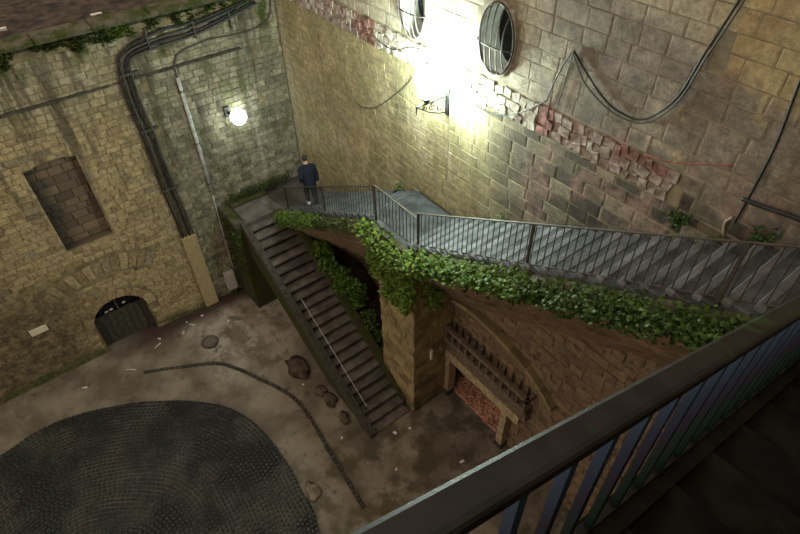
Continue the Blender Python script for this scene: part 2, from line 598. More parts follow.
def courses(u0, u1, v0, v1, hs, ws, inside=None, gap=0.014):
    """list of rectangles (u0,u1,v0,v1) laid in courses; inside(u,v) is True where no stone may lie"""
    out = []
    v = v0
    while v < v1 - 0.08:
        h = U(*hs)
        if v + h > v1:
            h = v1 - v
        u = u0 - U(0, ws[0])
        while u < u1:
            w = U(*ws)
            a, b = max(u, u0), min(u + w, u1)
            if b - a > 0.07:
                if inside is None:
                    out.append((a + gap / 2, b - gap / 2, v + gap / 2, v + h - gap / 2))
                else:
                    n = 8
                    ok = []
                    for i in range(n):
                        ua, ub = a + (b - a) * i / n, a + (b - a) * (i + 1) / n
                        ok.append(not any(inside(x, y) for x in (ua, ub) for y in (v + .01, v + h / 2, v + h - .01)))
                    i = 0
                    while i < n:
                        if ok[i]:
                            j = i
                            while j < n and ok[j]:
                                j += 1
                            ua, ub = a + (b - a) * i / n, a + (b - a) * j / n
                            if ub - ua > 0.07:
                                out.append((ua + gap / 2, ub - gap / 2, v + gap / 2, v + h - gap / 2))
                            i = j
                        else:
                            i += 1
            u += w
        v += h
    return out


def lay(rects, place, rot, parent, mat, depth=0.07, jit=0.012, limit=300, name='stone_block'):
    """rects: (u0,u1,v0,v1). place(u,v,n) -> world point (n along the normal); rot: z rotation of the unit stone"""
    items = []
    for (a, b, c, d) in rects:
        ctr = place((a + b) / 2, (c + d) / 2, 0)
        p = proj(ctr)
        vis = 0
        if p and -15 < p[0] < 815 and -15 < p[1] < 549:
            vis = (b - a) * (d - c) / (p[2] ** 2)
        items.append((vis, (a, b, c, d)))
    items.sort(key=lambda t: -t[0])
    rest = MB()
    rm = Matrix.Rotation(rot, 3, 'Z')
    for i, (vis, (a, b, c, d)) in enumerate(items):
        k = random.randrange(6)
        dj = U(-jit, jit)
        dp_ = depth((a + b) / 2, (c + d) / 2) if callable(depth) else depth
        ctr = Vector(place((a + b) / 2, (c + d) / 2, dj))
        if i < limit and vis > 0:
            o = bpy.data.objects.new(name, stone_mesh(k, mat))
            col.objects.link(o)
            o.parent = parent
            o.location = ctr - world_loc(parent)
            o.scale = (dp_, b - a, d - c)
            o.rotation_euler = (0, 0, rot)
        else:
            rest.add([ctr + rm @ Vector((x * dp_, y * (b - a), z * (d - c))) for (x, y, z) in STONES[k]], STONE_F)
    if rest.v:
        o = rest.build(name + 's', mat, parent)
        o['kind'] = 'stuff'
        return o


def ring_stones(cu, cv, ru, rv, tu, a0, a1, n, place, parent, mat, proud=0.02, depth=0.08, name='arch_stone', gap=0.012):
    """wedge stones round an ellipse"""
    for i in range(n):
        t0 = a0 + (a1 - a0) * i / n
        t1 = a0 + (a1 - a0) * (i + 1) / n
        gp = gap / max(ru, rv)
        t0 += gp / 2
        t1 -= gp / 2
        q = []
        for t in (t0, (t0 + t1) / 2, t1):
            q.append((cu + math.cos(t) * ru, cv + math.sin(t) * rv))
        tt = tu * U(0.88, 1.1)
        for t in (t1, (t0 + t1) / 2, t0):
            q.append((cu + math.cos(t) * (ru + tt), cv + math.sin(t) * (rv + tt)))
        m = MB()
        pr = proud + U(-.008, .012)
        m.add([place(u, v, -depth) for u, v in q] + [place(u, v, pr) for u, v in q],
              [(6, 7, 8, 9, 10, 11), (5, 4, 3, 2, 1, 0)] + [(i2, (i2 + 1) % 6, (i2 + 1) % 6 + 6, i2 + 6) for i2 in range(6)])
        m.build(name, mat, parent)


def backing(u0, u1, v0, v1, inside, place, step=0.1):
    m = MB()
    nu, nv = int(round((u1 - u0) / step)), int(round((v1 - v0) / step))
    idx = {}

    def vi(i, j):
        if (i, j) not in idx:
            idx[(i, j)] = len(m.v)
            m.v.append(tuple(place(u0 + (u1 - u0) * i / nu, v0 + (v1 - v0) * j / nv, 0)))
        return idx[(i, j)]
    for j in range(nv):
        # merge runs to keep the face count low
        i = 0
        while i < nu:
            u, v = u0 + (u1 - u0) * (i + .5) / nu, v0 + (v1 - v0) * (j + .5) / nv
            if inside(u, v):
                i += 1
                continue
            k = i
            while k < nu and not inside(u0 + (u1 - u0) * (k + .5) / nu, v):
                k += 1
            m.f.append((vi(i, j), vi(k, j), vi(k, j + 1), vi(i, j + 1)))
            i = k
    return m


def pl_left(u, v, n):
    return (n, u, v)


def pl_right(u, v, n):
    return (u, -n, v)


# ------------------------------------------------------------------ courtyard floor
def floor_fn(u, v):
    x, y = -0.7 + 21.4 * u, -20 + 20.3 * v
    return (x, y, 0.03 * mnoise.noise(Vector((x * .7, y * .7, 0))) + 0.015 * mnoise.noise(Vector((x * 2.1, y * 2.1, 3))) - 0.03)


floor = struct(MB().grid(floor_fn, 120, 120).build('floor', 'floor', smooth=True), 'stained brown concrete floor of the sunken courtyard')


def catmull(pts, n=10, closed=False):
    out = []
    N = len(pts)
    rngk = range(N) if closed else range(N - 1)
    for i in rngk:
        if closed:
            p = [Vector(pts[(i + k) % N]) for k in (-1, 0, 1, 2)]
        else:
            p = [Vector(pts[min(max(i + k, 0), N - 1)]) for k in (-1, 0, 1, 2)]
        for j in range(n):
            t = j / n
            out.append(0.5 * ((2 * p[1]) + (p[2] - p[0]) * t + (2 * p[0] - 5 * p[1] + 4 * p[2] - p[3]) * t * t + (3 * p[1] - p[0] - 3 * p[2] + p[3]) * t ** 3))
    if not closed:
        out.append(Vector(pts[-1]))
    return out


# cobbled carriage turning in the middle of the court
BORDER = [(2.2, -12.4), (1.85, -11.2), (1.75, -9.8), (2.44, -7.98), (3.69, -6.28), (4.99, -5.44), (6.45, -5.2), (7.88, -5.26), (9.2, -5.5), (11, -6.8),
          (12.3, -9.5), (11.8, -13), (9, -15.3), (5.5, -15.5), (3, -14)]
border = catmull([(*p, 0) for p in BORDER], 16, True)
CC = Vector((7.3, -10.4, 0))
m = MB()
nb = len(border)
m.v = [(p.x, p.y, 0.012) for p in border] + [(CC.x, CC.y, 0.012)]
m.f = [(i, (i + 1) % nb, nb) for i in range(nb)]
cob = m.build('cobblestone_paving', 'cobble_bed')
tag(cob, 'dark wet cobblestone paving laid in curved rows at bottom left', 'paving', kind='stuff')
m = MB()
s_ = 1.0
row = 0
while s_ > 0.06:
    loop = [CC + (p - CC) * s_ for p in border]
    seg = [(loop[(i + 1) % nb] - loop[i]).length for i in range(nb)]
    tot = sum(seg)
    n = max(6, int(tot / 0.13))
    acc, i = 0.0, 0
    t_off = U(0, 1)
    for k in range(n):
        tgt = (k + t_off) / n * tot
        while i < nb * 2 and acc + seg[i % nb] < tgt:
            acc += seg[i % nb]
            i += 1
        a, b = loop[i % nb], loop[(i + 1) % nb]
        f_ = (tgt - acc) / max(seg[i % nb], 1e-6)
        p = a.lerp(b, f_)
        tdir = (b - a).normalized()
        nd = Vector((-tdir.y, tdir.x, 0))
        wob = 0.03 * mnoise.noise(p * 1.5)
        p = p + nd * wob
        pp = proj((p.x, p.y, 0))
        if not pp or pp[0] < -60 or pp[1] > 600:
            continue
        hl, hw, top = U(.049, .057), U(.037, .044), 0.035 + U(0, .014)
        vv = []
        for z_, sc_ in ((0.0, 1.0), (top - .012, .97), (top, .66)):
            for (ea, eb) in ((-1, -1), (1, -1), (1, 1), (-1, 1)):
                q = p + tdir * hl * ea * sc_ + nd * hw * eb * sc_
                vv.append((q.x, q.y, z_))
        m.add(vv, [(0, 1, 5, 4), (1, 2, 6, 5), (2, 3, 7, 6), (3, 0, 4, 7), (4, 5, 9, 8), (5, 6, 10, 9), (6, 7, 11, 10), (7, 4, 8, 11), (8, 9, 10, 11)])
    s_ -= 0.10 / 4.9
    row += 1
cs = m.build('cobblestones', 'cobble', cob)
cs['kind'] = 'stuff'

# curved kerb line in the concrete: short dark stones end to end
kp = catmull([(1.5, -7.25, 0), (1.95, -6.4, 0), (2.58, -5.3, 0), (3.2, -4.85, 0), (3.69, -4.6, 0), (5.12, -4.0, 0), (6.2, -3.93, 0), (7.4, -4.05, 0), (8.4, -4.12, 0), (9.3, -4.2, 0)], 7)
kerb = bpy.data.objects.new('trim_1', None)
col.objects.link(kerb)
kerb.location = (4.5, -4.4, 0)
struct(kerb, 'curved line of dark kerb stones set in the concrete')
for a, b in zip(kp[:-1], kp[1:]):
    t = (b - a).normalized()
    nd = Vector((-t.y, t.x, 0)) * 0.055
    a2, b2 = a + t * .012, b - t * .012
    zt = 0.014 + U(-.008, .01)
    q = [a2 - nd, b2 - nd, b2 + nd, a2 + nd]
    m = MB()
    m.add([(v_.x, v_.y, -.06) for v_ in q] + [(v_.x, v_.y, zt - .012) for v_ in q] + [(*(v_.lerp((a2 + b2) / 2, .1)).xy, zt) for v_ in q],
          [(0, 1, 5, 4), (1, 2, 6, 5), (2, 3, 7, 6), (3, 0, 4, 7), (4, 5, 9, 8), (5, 6, 10, 9), (6, 7, 11, 10), (7, 4, 8, 11), (8, 9, 10, 11)])
    m.build('kerb_stone', 'kerb_dark', kerb)

# ------------------------------------------------------------------ left wall
WIN = (-7.46, -6.15, 4.20, 6.78)           # bricked-up window
DC, DW, DS, DR = -7.0, 0.82, 1.18, 0.78    # arched door: centre, half width, springing, rise


def in_window(u, v):
    if WIN[0] < u < WIN[1] and WIN[2] < v:
        t = (u - (WIN[0] + WIN[1]) / 2) / ((WIN[1] - WIN[0]) / 2)
        return v < WIN[3] + 0.10 * (1 - t * t)
    return False


def in_door(u, v, grow=0.0):
    w, r_ = DW + grow, DR + grow
    if abs(u - DC) > w:
        return False
    if v < DS:
        return v > -1
    return ((u - DC) / w) ** 2 + ((v - DS) / r_) ** 2 < 1


FAN = (DC, 0.35, 2.6, 3.15, math.radians(58), math.radians(122))   # relieving arch above the door


def in_fan(u, v):
    du, dv = u - FAN[0], v - FAN[1]
    r_ = math.hypot(du, dv)
    return FAN[2] - .02 < r_ < FAN[3] + .05 and FAN[4] < math.atan2(dv, du) < FAN[5]


HOLES_L = [(-7.03, 8.05), (-3.99, 8.05), (-4.0, 6.72), (-4.02, 5.5), (-0.86, 8.05), (-0.92, 6.72), (-5.55, 5.1)]


def in_hole_l(u, v):
    return any(abs(u - a) < .06 and abs(v - b) < .09 for a, b in HOLES_L)


def open_left(u, v):
    return in_window(u, v) or in_door(u, v)


wl = backing(-15, 0.0, -0.1, 9.5, open_left, lambda u, v, n: (-0.022, u, v), 0.1).build('wall_left', 'mortar_tan', origin=(0, 0, 0))
struct(wl, 'tan stone block wall with bricked window and arched door')
rects = courses(-12.2, -0.02, 0.0, 9.38, (.14, .2), (.21, .40),
                lambda u, v: in_window(u, v) or (in_door(u, v, .30) and v > DS - .3 and not in_door(u, v)) or in_door(u, v, .02) or in_fan(u, v) or in_hole_l(u, v))
lay(rects, pl_left, 0, wl, 'wall_left', 0.045, 0.008)
ring_stones(DC, DS, DW + .01, DR + .01, 0.28, 0.0, math.pi, 13, pl_left, wl, 'wall_left')
ring_stones(FAN[0], FAN[1], FAN[2], FAN[2], FAN[3] - FAN[2], FAN[4], FAN[5], 13, pl_left, wl, 'wall_left', proud=0.0, gap=.02)
m = MB()
for a, b in HOLES_L:
    m.box(-.13, -.03, a - .06, a + .06, b - .09, b + .09)
m.build('putlog_hole', 'void', wl)
# side of the left wall behind the face (thickness) so that reveals have depth
m = MB()
m.box(-0.6, -0.5, -15, 0.2, -.1, 9.5)
m.build('core', 'mortar_tan', wl)

# bricked-up window: reveals, sill, infill stones
w1 = bpy.data.objects.new('window_1', None)
col.objects.link(w1)
w1.location = (0, (WIN[0] + WIN[1]) / 2, WIN[2])
struct(w1, 'tall window opening walled up with rough darker stones')
m = MB()
d_ = -0.24
m.box(d_ - .1, -.01, WIN[0] - .12, WIN[0], WIN[2] - .1, WIN[3] + .1)
m.box(d_ - .1, -.01, WIN[1], WIN[1] + .12, WIN[2] - .1, WIN[3] + .1)
m.build('reveal', 'wall_left', w1)
m = MB()
n_ = 8
for i in range(n_):
    t0, t1 = -1 + 2 * i / n_, -1 + 2 * (i + 1) / n_
    cw, hw_ = (WIN[0] + WIN[1]) / 2, (WIN[1] - WIN[0]) / 2
    z0, z1 = WIN[3] + .10 * (1 - t0 * t0), WIN[3] + .10 * (1 - t1 * t1)
    m.prism([(cw + hw_ * t0, z0), (cw + hw_ * t1, z1), (cw + hw_ * t1, z1 + .2), (cw + hw_ * t0, z0 + .2)], 0, d_ - .1, -.02)
m.build('soffit', 'wall_left', w1)
MB().box(d_ - .12, d_ - .05, WIN[0], WIN[1], WIN[2], WIN[3] + .2).build('infill', 'mortar_brown', w1)
g = G('infill_stone', 0.95, 0, 0.1)
c = g.ramp(g.rand(), [(0, (0.10, 0.075, 0.055)), (.5, (.16, .12, .085)), (.85, (.19, .135, .09)), (1, (.27, .20, .12))])
p = g.xyz()
c = g.mix(g.math('MULTIPLY', g.rng(g.math('ADD', p[1], g.math('MULTIPLY', g.noise(1.6, 4), .8)), -6.5, -7.0), 0.75), c, (0.035, 0.036, 0.034))
g.color(c)
g.bump(g.noise(20, 5, .7), .7, .03)
MATS['infill_stone'] = g.m
MB().slab(d_ - .05, -.03, WIN[0], WIN[1], WIN[2] - .12, WIN[2] + .005).build('sill', 'infill_stone', w1)
lay(courses(WIN[0], WIN[1], WIN[2] + .02, WIN[3] + .12, (.19, .27), (.25, .48)), lambda u, v, n: (d_ + n, u, v), 0, w1, 'infill_stone', 0.03, 0.01, name='infill_stone')

# arched door
d1 = bpy.data.objects.new('door_1', None)
col.objects.link(d1)
d1.location = (-.3, DC, 0)
struct(d1, 'low arched doorway with dark fanlight and two plank leaves')
m = MB()
n_ = 16
arc = [(DC + DW, 0.0)] + [(DC + DW * math.cos(math.pi * i / n_), DS + DR * math.sin(math.pi * i / n_)) for i in range(n_ + 1)] + [(DC - DW, 0.0)]
for (a, b) in zip(arc[:-1], arc[1:]):
    q = [(-.42, *a), (-.42, *b), (.0, *b), (.0, *a)]
    m.add(q, [(0, 1, 2, 3)])
m.build('reveal', 'pale_stone', d1)
for k in range(8):
    y0, y1 = DC - DW + 2 * DW * k / 8 + .008, DC - DW + 2 * DW * (k + 1) / 8 - .008
    MB().box(-.33, -.29 + U(-.004, .006), y0, y1, 0.02, DS - .02).build('plank', 'door_wood', d1)
MB().box(-.35, -.26, DC - DW, DC + DW, DS - .03, DS + .05).build('transom', 'door_wood', d1)
MB().box(-.35, -.26, DC - .03, DC + .03, DS + .05, DS + DR).build('mullion', 'cable_grey', d1)
MB().prism([(y, z_) for (y, z_) in arc[1:-1]], 0, -.40, -.36).build('fanlight_glass', 'glass_dark', d1)
MB().box(-.45, -.34, DC - DW, DC + DW, 0, DS).build('door_back', 'void', d1)
for (yy, zz) in ((DC - .35, DS + .12), (DC - .2, DS + .14), (DC + .22, DS + .2)):
    MB().box(-.355, -.33, yy - .05, yy + .05, zz - .02, zz + .03).build('glass_scrap', 'paper', d1)

# string course, coping and terrace above
sc_ = struct(MB().box(-.1, .022, -12.2, -1.25, 8.265, 8.295).build('trim_2', 'kerb_dark'), 'thin stone string course across the left wall')
y = -12.2
while y < -1.3:
    L = U(.25, .6)
    e = min(y + L, -1.25)
    if R() > .1:
        MB().slab(-.02, .055 + U(-.02, .02), y + .006, e - .006, 8.25 + U(-.015, .015), 8.31 + U(-.02, .015), .012).build('course_stone', 'kerb_dark', sc_)
    y = e
cp = struct(MB().box(-.5, -.03, -15, -.02, 9.3, 9.60).build('trim_3', 'kerb_dark'), 'concrete coping along the top of the left wall')
y = -13.0
while y < -.05:
    e = min(y + U(1.1, 1.9), -.03)
    MB().slab(-.52, .10 + U(-.02, .02), y + .008, e - .008, 9.60, 9.72 + U(-.012, .012), .03).build('coping_stone', 'coping_mossy', cp)
    y = e


def soil_fn(u, v):
    x, y = -10 + 9.75 * u, -16 + 16 * v
    return (x, y, 9.62 + 0.08 * mnoise.noise(Vector((x, y, 0))) + .04 * mnoise.noise(Vector((x * 3, y * 3, 1))))


terr = struct(MB().grid(soil_fn, 60, 90).build('terrace_ground', 'soil', smooth=True), 'bare brown soil of the terrace above the left wall')

# ------------------------------------------------------------------ stair geometry constants
ZA, ZB = 3.65, 6.48
F1X0, F1X1, N1 = 1.27, 7.75, 23
F2X0, F2X1, N2 = 1.7, 6.6, 17
F3X0, N3, T3, H3 = 7.9, 23, 0.3087, 0.1686
F3X1 = F3X0 + N3 * T3
ZC = ZB + N3 * H3
YO = -1.57


def walk_z(x):
    if x < F2X0:
        return ZA
    if x < F2X1:
        return ZA + (x - F2X0) / (F2X1 - F2X0) * (ZB - ZA)
    if x < F3X0:
        return ZB
    if x < F3X1:
        return ZB + (x - F3X0) / T3 * H3
    return ZC


# ------------------------------------------------------------------ right wall
OCULI = [(8.42, 10.76, .40, .60), (6.13, 10.70, .40, .60)]


def in_oc(u, v, grow=0.0):
    return any(((u - a) / (r1 + grow)) ** 2 + ((v - b) / (r2 + grow)) ** 2 < 1 for a, b, r1, r2 in OCULI)


def in_slot(u, v):
    return abs(u - 12.06) < .07 and abs(v - 11.66) < .09


BZ0, BZ1 = 9.50, 10.02
wr = backing(-.1, 17.2, 0, 17, lambda u, v: in_oc(u, v) or (7.8 < u < 10.4 and v < 2.0), lambda u, v, n: (u, .008, v), 0.1).build('wall_right', 'mortar_grey', origin=(0, 0, 0))
struct(wr, 'tall stone wall with two oval windows and a wall lantern')


def no_stone_r(u, v):
    return in_oc(u, v, .05) or (BZ0 - .02 < v < BZ1 + .03 and .2 < u < 12.2) or v < walk_z(u) - .1 or in_slot(u, v)


rects = courses(0.02, 7.3, 3.6, 9.48, (.15, .20), (.24, .42), no_stone_r) + courses(7.3, 15.5, 6.2, 9.48, (.2, .27), (.34, .6), no_stone_r)
rects += courses(0.02, 15.5, 9.5, 13.2, (.22, .31), (.34, .62), no_stone_r)
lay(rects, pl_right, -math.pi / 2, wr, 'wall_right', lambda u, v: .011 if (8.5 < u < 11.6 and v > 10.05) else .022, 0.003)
MB().box(11.98, 12.14, .03, .16, 11.56, 11.76).build('putlog_hole', 'void', wr)
# projecting band of upright stones
for zi, (zlo, zhi) in enumerate(((BZ0, BZ0 + .18), (BZ0 + .17, BZ0 + .35), (BZ0 + .34, BZ1))):
    x = 0.25
    while x < 12.0:
        w = U(.1, .23)
        red = 3.95 < x < 4.7 or 9.45 < x < 9.75 or (11.0 < x < 11.8 and zi == 2)
        mt = 'band_red' if red else ('band_pink' if (x < 4.2 or x > 9.7) else 'band_grey')
        if R() < .15 and not red:
            mt = random.choice(['band_pink', 'band_grey'])
        if x > 4.8 or R() > .12:
            o = bpy.data.objects.new('band_stone', stone_mesh(random.randrange(6), mt))
            col.objects.link(o)
            o.parent = wr
            o.location = (x + w / 2, -U(.012, .045), (zlo + zhi) / 2 + U(-.02, .02))
            o.scale = (.07, w * U(.9, 1.05), (zhi - zlo) * U(.8, 1.1))
            o.rotation_euler = (U(-.3, .3), 0, -math.pi / 2)
        x += w

# oval windows with iron cages
for i, (a, b, r1, r2) in enumerate(OCULI):
    w = bpy.data.objects.new('window_%d' % (i + 2), None)
    col.objects.link(w)
    w.location = (a, 0, b - r2)
    struct(w, ('oval window with iron cage right of the lantern', 'oval window with iron cage cut by the top edge')[i])
    n_ = 36
    rg = lambda k_, s_=1.0: (a + r1 * s_ * math.cos(2 * math.pi * k_ / n_), b + r2 * s_ * math.sin(2 * math.pi * k_ / n_))
    m = MB()
    for k in range(n_):
        p, q = rg(k), rg(k + 1)
        pb, qb = rg(k, .93), rg(k + 1, .93)
        m.add([(p[0], -.02, p[1]), (q[0], -.02, q[1]), (qb[0], .42, qb[1]), (pb[0], .42, pb[1])], [(0, 1, 2, 3)])
    m.build('reveal', 'white_paint', w, True)
    m = MB()
    for k in range(n_):
        p, q, p2, q2 = rg(k, .99), rg(k + 1, .99), rg(k, 1.08), rg(k + 1, 1.08)
        m.add([(p[0], -.035, p[1]), (q[0], -.035, q[1]), (q2[0], -.035, q2[1]), (p2[0], -.035, p2[1]), (p2[0], .03, p2[1]), (q2[0], .03, q2[1])],
              [(0, 1, 2, 3), (3, 2, 5, 4)])
    m.build('surround', 'band_grey', w)
    m = MB()
    m.v = [(rg(k, .93)[0], .40, rg(k, .93)[1]) for k in range(n_)]
    m.f = [tuple(range(n_))]
    m.build('pane', 'glass_dark', w)
    ca = MB()
    ca.tube([(rg(k)[0], -.05, rg(k)[1]) for k in range(n_ + 1)], .017, 6, False)
    cg = ca.build('cage', 'cast_iron', w)
    for f_ in (-.66, -.33, 0, .33, .66):
        hh = r2 * math.sqrt(1 - f_ * f_)
        pts = [(a + r1 * f_, -.05 - .13 * math.cos(t * math.pi / 2) ** .6 if abs(t) < 1 else -.05, b + hh * t) for t in [q / 8 for q in range(-8, 9)]]
        MB().tube(pts, .012, 6).build('cage_bar', 'cast_iron', cg)
    pts = [(a + r1 * t * 1.06, -.05 - .14 * math.sqrt(max(0, 1 - t * t)), b - .08) for t in [q / 10 for q in range(-10, 11)]]
    MB().tube(pts, .014, 6).build('cage_hoop', 'cast_iron', cg)

# ------------------------------------------------------------------ walkway: landing, flights along the right wall
def steps(name, label, n, x0, t, h, z0, y0, y1, mat, direction=1, nose=None, riser=None):
    """each step a block of its own; direction +1 rises with x, -1 falls with x"""
    root = empty(name, ((x0 + x0 + n * t) / 2, (y0 + y1) / 2, z0 if direction > 0 else z0 - n * h), label, 'stairs')
    for i in range(n):
        xa = x0 + i * t
        zt = (z0 + (i + 1) * h if direction > 0 else z0 - (i + 1) * h + (0 if i < n - 1 else 0.02)) + U(-.006, .006)
        ya_ = y0 + U(-.012, .012)
        if direction > 0:
            st_ = MB().slab(xa - .02, xa + t + .05, ya_, y1, zt - h - .03, zt, .012).build('step', mat, root)
            MB().slab(xa - .035, xa + .075, ya_ - .01, y1, zt - .06, zt + .008, .01).build('nosing', nose, st_)
        else:
            st_ = MB().slab(xa - .06, xa + t + .035, ya_, y1 + U(-.012, .012), zt - .065, zt, .014).build('step', mat, root)
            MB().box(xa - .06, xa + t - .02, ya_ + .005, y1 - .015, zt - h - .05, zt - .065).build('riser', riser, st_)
    return root


s2 = steps('stone_stairs', 'grey stone flight rising from the person to the middle landing', N2, F2X0, (F2X1 - F2X0) / N2, (ZB - ZA) / N2, ZA, YO, -.06, 'step_slate', nose='step_slate')
s3 = steps('stone_stairs', 'long grey stone flight climbing along the right wall to the right edge', N3, F3X0, T3, H3, ZB, YO, -.06, 'step_slate', nose='nosing_slate')
lb = struct(MB().slab(F2X1 + .03, F3X0 + .0, YO, -.06, ZB - .25, ZB, .02).build('landing_floor', 'step_slate'), 'middle landing of the upper stairs')
la = struct(MB().slab(.04, F2X0 + .02, YO, -.06, ZA - .3, ZA - .01, .02).build('landing_floor', 'landing_dark'), 'corner landing under the walking person')
lc = struct(MB().slab(F3X1, 16.6, YO, -.06, ZC - .4, ZC, .02).build('landing_floor', 'step_black'), 'top landing beyond the right edge')

# outer kerb stones of the walkway and the vault that carries it
kb = struct(MB().box(1.2, 1.5, YO - .1, YO - .02, ZA - .5, ZA - .3).build('trim_4', 'mossy_kerb'), 'mossy edge stones along the outer side of the walkway')
x = 1.5
while x < F3X1:
    e = x + U(.45, .8)
    za, zb = walk_z(x) - .02, walk_z(min(e, F3X1)) - .02
    m = MB()
    m.add([(x + .01, YO - .17, za - .40), (e - .01, YO - .17, zb - .40), (e - .01, YO - .015, zb - .40), (x + .01, YO - .015, za - .40),
           (x + .01, YO - .15, za + .05), (e - .01, YO - .15, zb + .05), (e - .01, YO - .015, zb + .05), (x + .01, YO - .015, za + .05)],
          [(0, 3, 2, 1), (4, 5, 6, 7), (0, 1, 5, 4), (1, 2, 6, 5), (2, 3, 7, 6), (3, 0, 4, 7)])
    m.build('edge_stone', 'mossy_kerb', kb)
    x = e


def vault(x0, x1, nm, label, drop=2.3, bulge=.25):
    def fn(u, v):
        x = x0 + (x1 - x0) * u
        zt = walk_z(x) - .36
        y = (YO - .06) * (1 - v) ** 1.15 - .06 * v
        z = zt - drop * v ** .85
        d = .09 * mnoise.noise(Vector((x * 1.3, z * 1.3, 2))) + .05 * mnoise.noise(Vector((x * 4, z * 4, 5)))
        return (x, y + d * min(1, v * 5) - 0.0, z)
    return struct(MB().grid(fn, int((x1 - x0) * 9), 26).build(nm, 'brown', smooth=False), label)


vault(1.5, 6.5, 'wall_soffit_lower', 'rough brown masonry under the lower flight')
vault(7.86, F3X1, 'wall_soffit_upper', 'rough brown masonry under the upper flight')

# lower wall with the portal (below the upper flight)
PX0, PX1, PH = 8.06, 10.08, 1.76


def in_portal(u, v):
    return PX0 - .22 < u < PX1 + .25 and v < PH + .32


ARC = (9.45, 0.9, 3.1)


def in_relief(u, v):
    return False


wp = backing(1.3, 17, -.05, 8.2, lambda u, v: PX0 < u < PX1 and v < PH or v > walk_z(u) - .8, lambda u, v, n: (u, -.03, v), .1).build('wall_lower', 'mortar_brown', origin=(0, 0, 0))
struct(wp, 'brown rubble wall with the timber portal below the upper stairs')
rects = courses(7.9, 15.0, 0, 7.6, (.17, .27), (.25, .55), lambda u, v: in_portal(u, v) or v > walk_z(u) - 1.6)
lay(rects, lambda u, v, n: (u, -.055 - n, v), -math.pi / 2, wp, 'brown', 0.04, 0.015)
rects = courses(1.6, 6.5, 0, 4.4, (.2, .3), (.28, .55), lambda u, v: v > walk_z(u) - 1.6 or v < ZA - (u - F1X0) * .563 - .8)
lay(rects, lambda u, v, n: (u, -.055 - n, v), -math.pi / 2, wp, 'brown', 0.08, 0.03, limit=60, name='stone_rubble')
# ledge of the relieving arch over the portal
pts = [(7.95, 4.0), (8.5, 4.12), (9.0, 4.14), (9.5, 4.08), (10.0, 3.98), (10.5, 3.82), (11.0, 3.55), (11.4, 3.22)]
for a, b in zip(pts[:-1], pts[1:]):
    m = MB()
    m.prism([(a[0] + .006, a[1]), (b[0] - .006, b[1]), (b[0] - .006, b[1] + .13), (a[0] + .006, a[1] + .13)], 1, -.24, -.04)
    m.build('arch_stone', 'pier', wp)

# portal: posts, lintel, gallery of little balusters
pt = empty('portal_frame', ((PX0 + PX1) / 2, -.15, 0), 'timber and stone portal with a small balustraded gallery above the opening', 'portal')
for xx in (PX0 - .2, PX1):
    MB().slab(xx, xx + .2, -.26, -.02, 0, PH, .02).build('post', 'pale_stone', pt)
    MB().box(xx - .03, xx + .23, -.29, -.0, 0, .18).build('post_base', 'kerb_dark', pt)
MB().slab(PX0 - .25, PX1 + .6, -.30, -.02, PH, PH + .3, .02).build('lintel', 'pale_stone', pt)
MB().box(PX0 - .2, PX1 + .75, -.26, -.02, PH + .3, 2.5).build('fascia_board', 'old_timber', pt)
MB().slab(PX0 - .2, PX1 + .75, -.36, -.02, 2.5, 2.64, .02).build('gallery_sill', 'old_timber', pt)
MB().slab(PX0 - .2, PX1 + .78, -.38, -.24, 3.02, 3.12, .02).build('gallery_rail', 'old_timber', pt)
prev = None
for i in range(12):
    xx = PX0 - .14 + i * (PX1 + .68 - PX0 + .14) / 11
    if prev is None:
        m = MB()
        m.tube([(xx, -.31, 2.63), (xx, -.31, 2.70), (xx, -.31, 2.80), (xx, -.31, 2.92), (xx, -.31, 3.03)], [.045, .03, .045, .028, .045], 8)
        prev = m.build('baluster', 'old_timber', pt)
        bl = Vector((xx, -.31, 2.63))
    else:
        copy_part(prev, pt, (xx, -.31, 2.63))
    if i % 1 == 0 and i < 11:
        MB().box(xx + .08, xx + .15, -.14, -.03, 2.64, 3.18).build('back_stud', 'old_timber', pt)
MB().box(PX1 + .68, PX1 + .78, -.38, -.02, 3.02, 3.12).build('rail_return', 'old_timber', pt)
# passage inside the portal
ps = struct(MB().box(PX0 - .3, PX1 + .3, 2.6, 2.7, -.1, 2.2).box(PX0 - .4, PX0 - .3, -.02, 2.7, -.1, 2.2).box(PX1 + .3, PX1 + .4, -.02, 2.7, -.1, 2.2)
            .box(PX0 - .4, PX1 + .4, -.02, 2.7, 1.8, 1.95).build('wall_passage', 'mortar_brown'), 'dark passage inside the portal')
MB().box(PX0 - .3, PX1 + .3, .25, 2.6, -.1, -.03).build('passage_floor', 'soil', ps)
m = MB()
for i in range(1500):
    x, y = U(PX0 - .25, PX1 + .25), U(0.02, 2.5)
    z = .03 + .75 * min(1, y / 1.1) * (0.75 + .25 * mnoise.noise(Vector((x * 2, y * 2, 0)))) - .02 + U(-.04, .04)
    s_ = U(.03, .08)
    e = Matrix.Rotation(U(0, 6.3), 3, 'Z') @ Matrix.Rotation(U(-.7, .7), 3, 'X') @ Matrix.Rotation(U(-.7, .7), 3, 'Y')
    vv = [e @ Vector(q) * s_ + Vector((x, y, z)) for q in ((-1, -.6, -.3), (1, -.6, -.3), (1, .6, -.3), (-1, .6, -.3), (-1, -.6, .3), (1, -.6, .3), (1, .6, .3), (-1, .6, .3))]
    m.add(vv, [(4, 5, 6, 7), (0, 1, 5, 4), (1, 2, 6, 5), (2, 3, 7, 6), (3, 0, 4, 7)])
m.grid(lambda u, v: (PX0 - .28 + (PX1 - PX0 + .56) * u, 0.0 + 2.5 * v, .7 * min(1, 2.5 * v / 1.1) * (0.75 + .25 * mnoise.noise(Vector((u * 4, v * 5, 0)))) - .02), 10, 14)
hp = m.build('rubble_heap', 'rubble')
tag(hp, 'heap of red brick rubble inside the portal', 'rubble', kind='stuff')

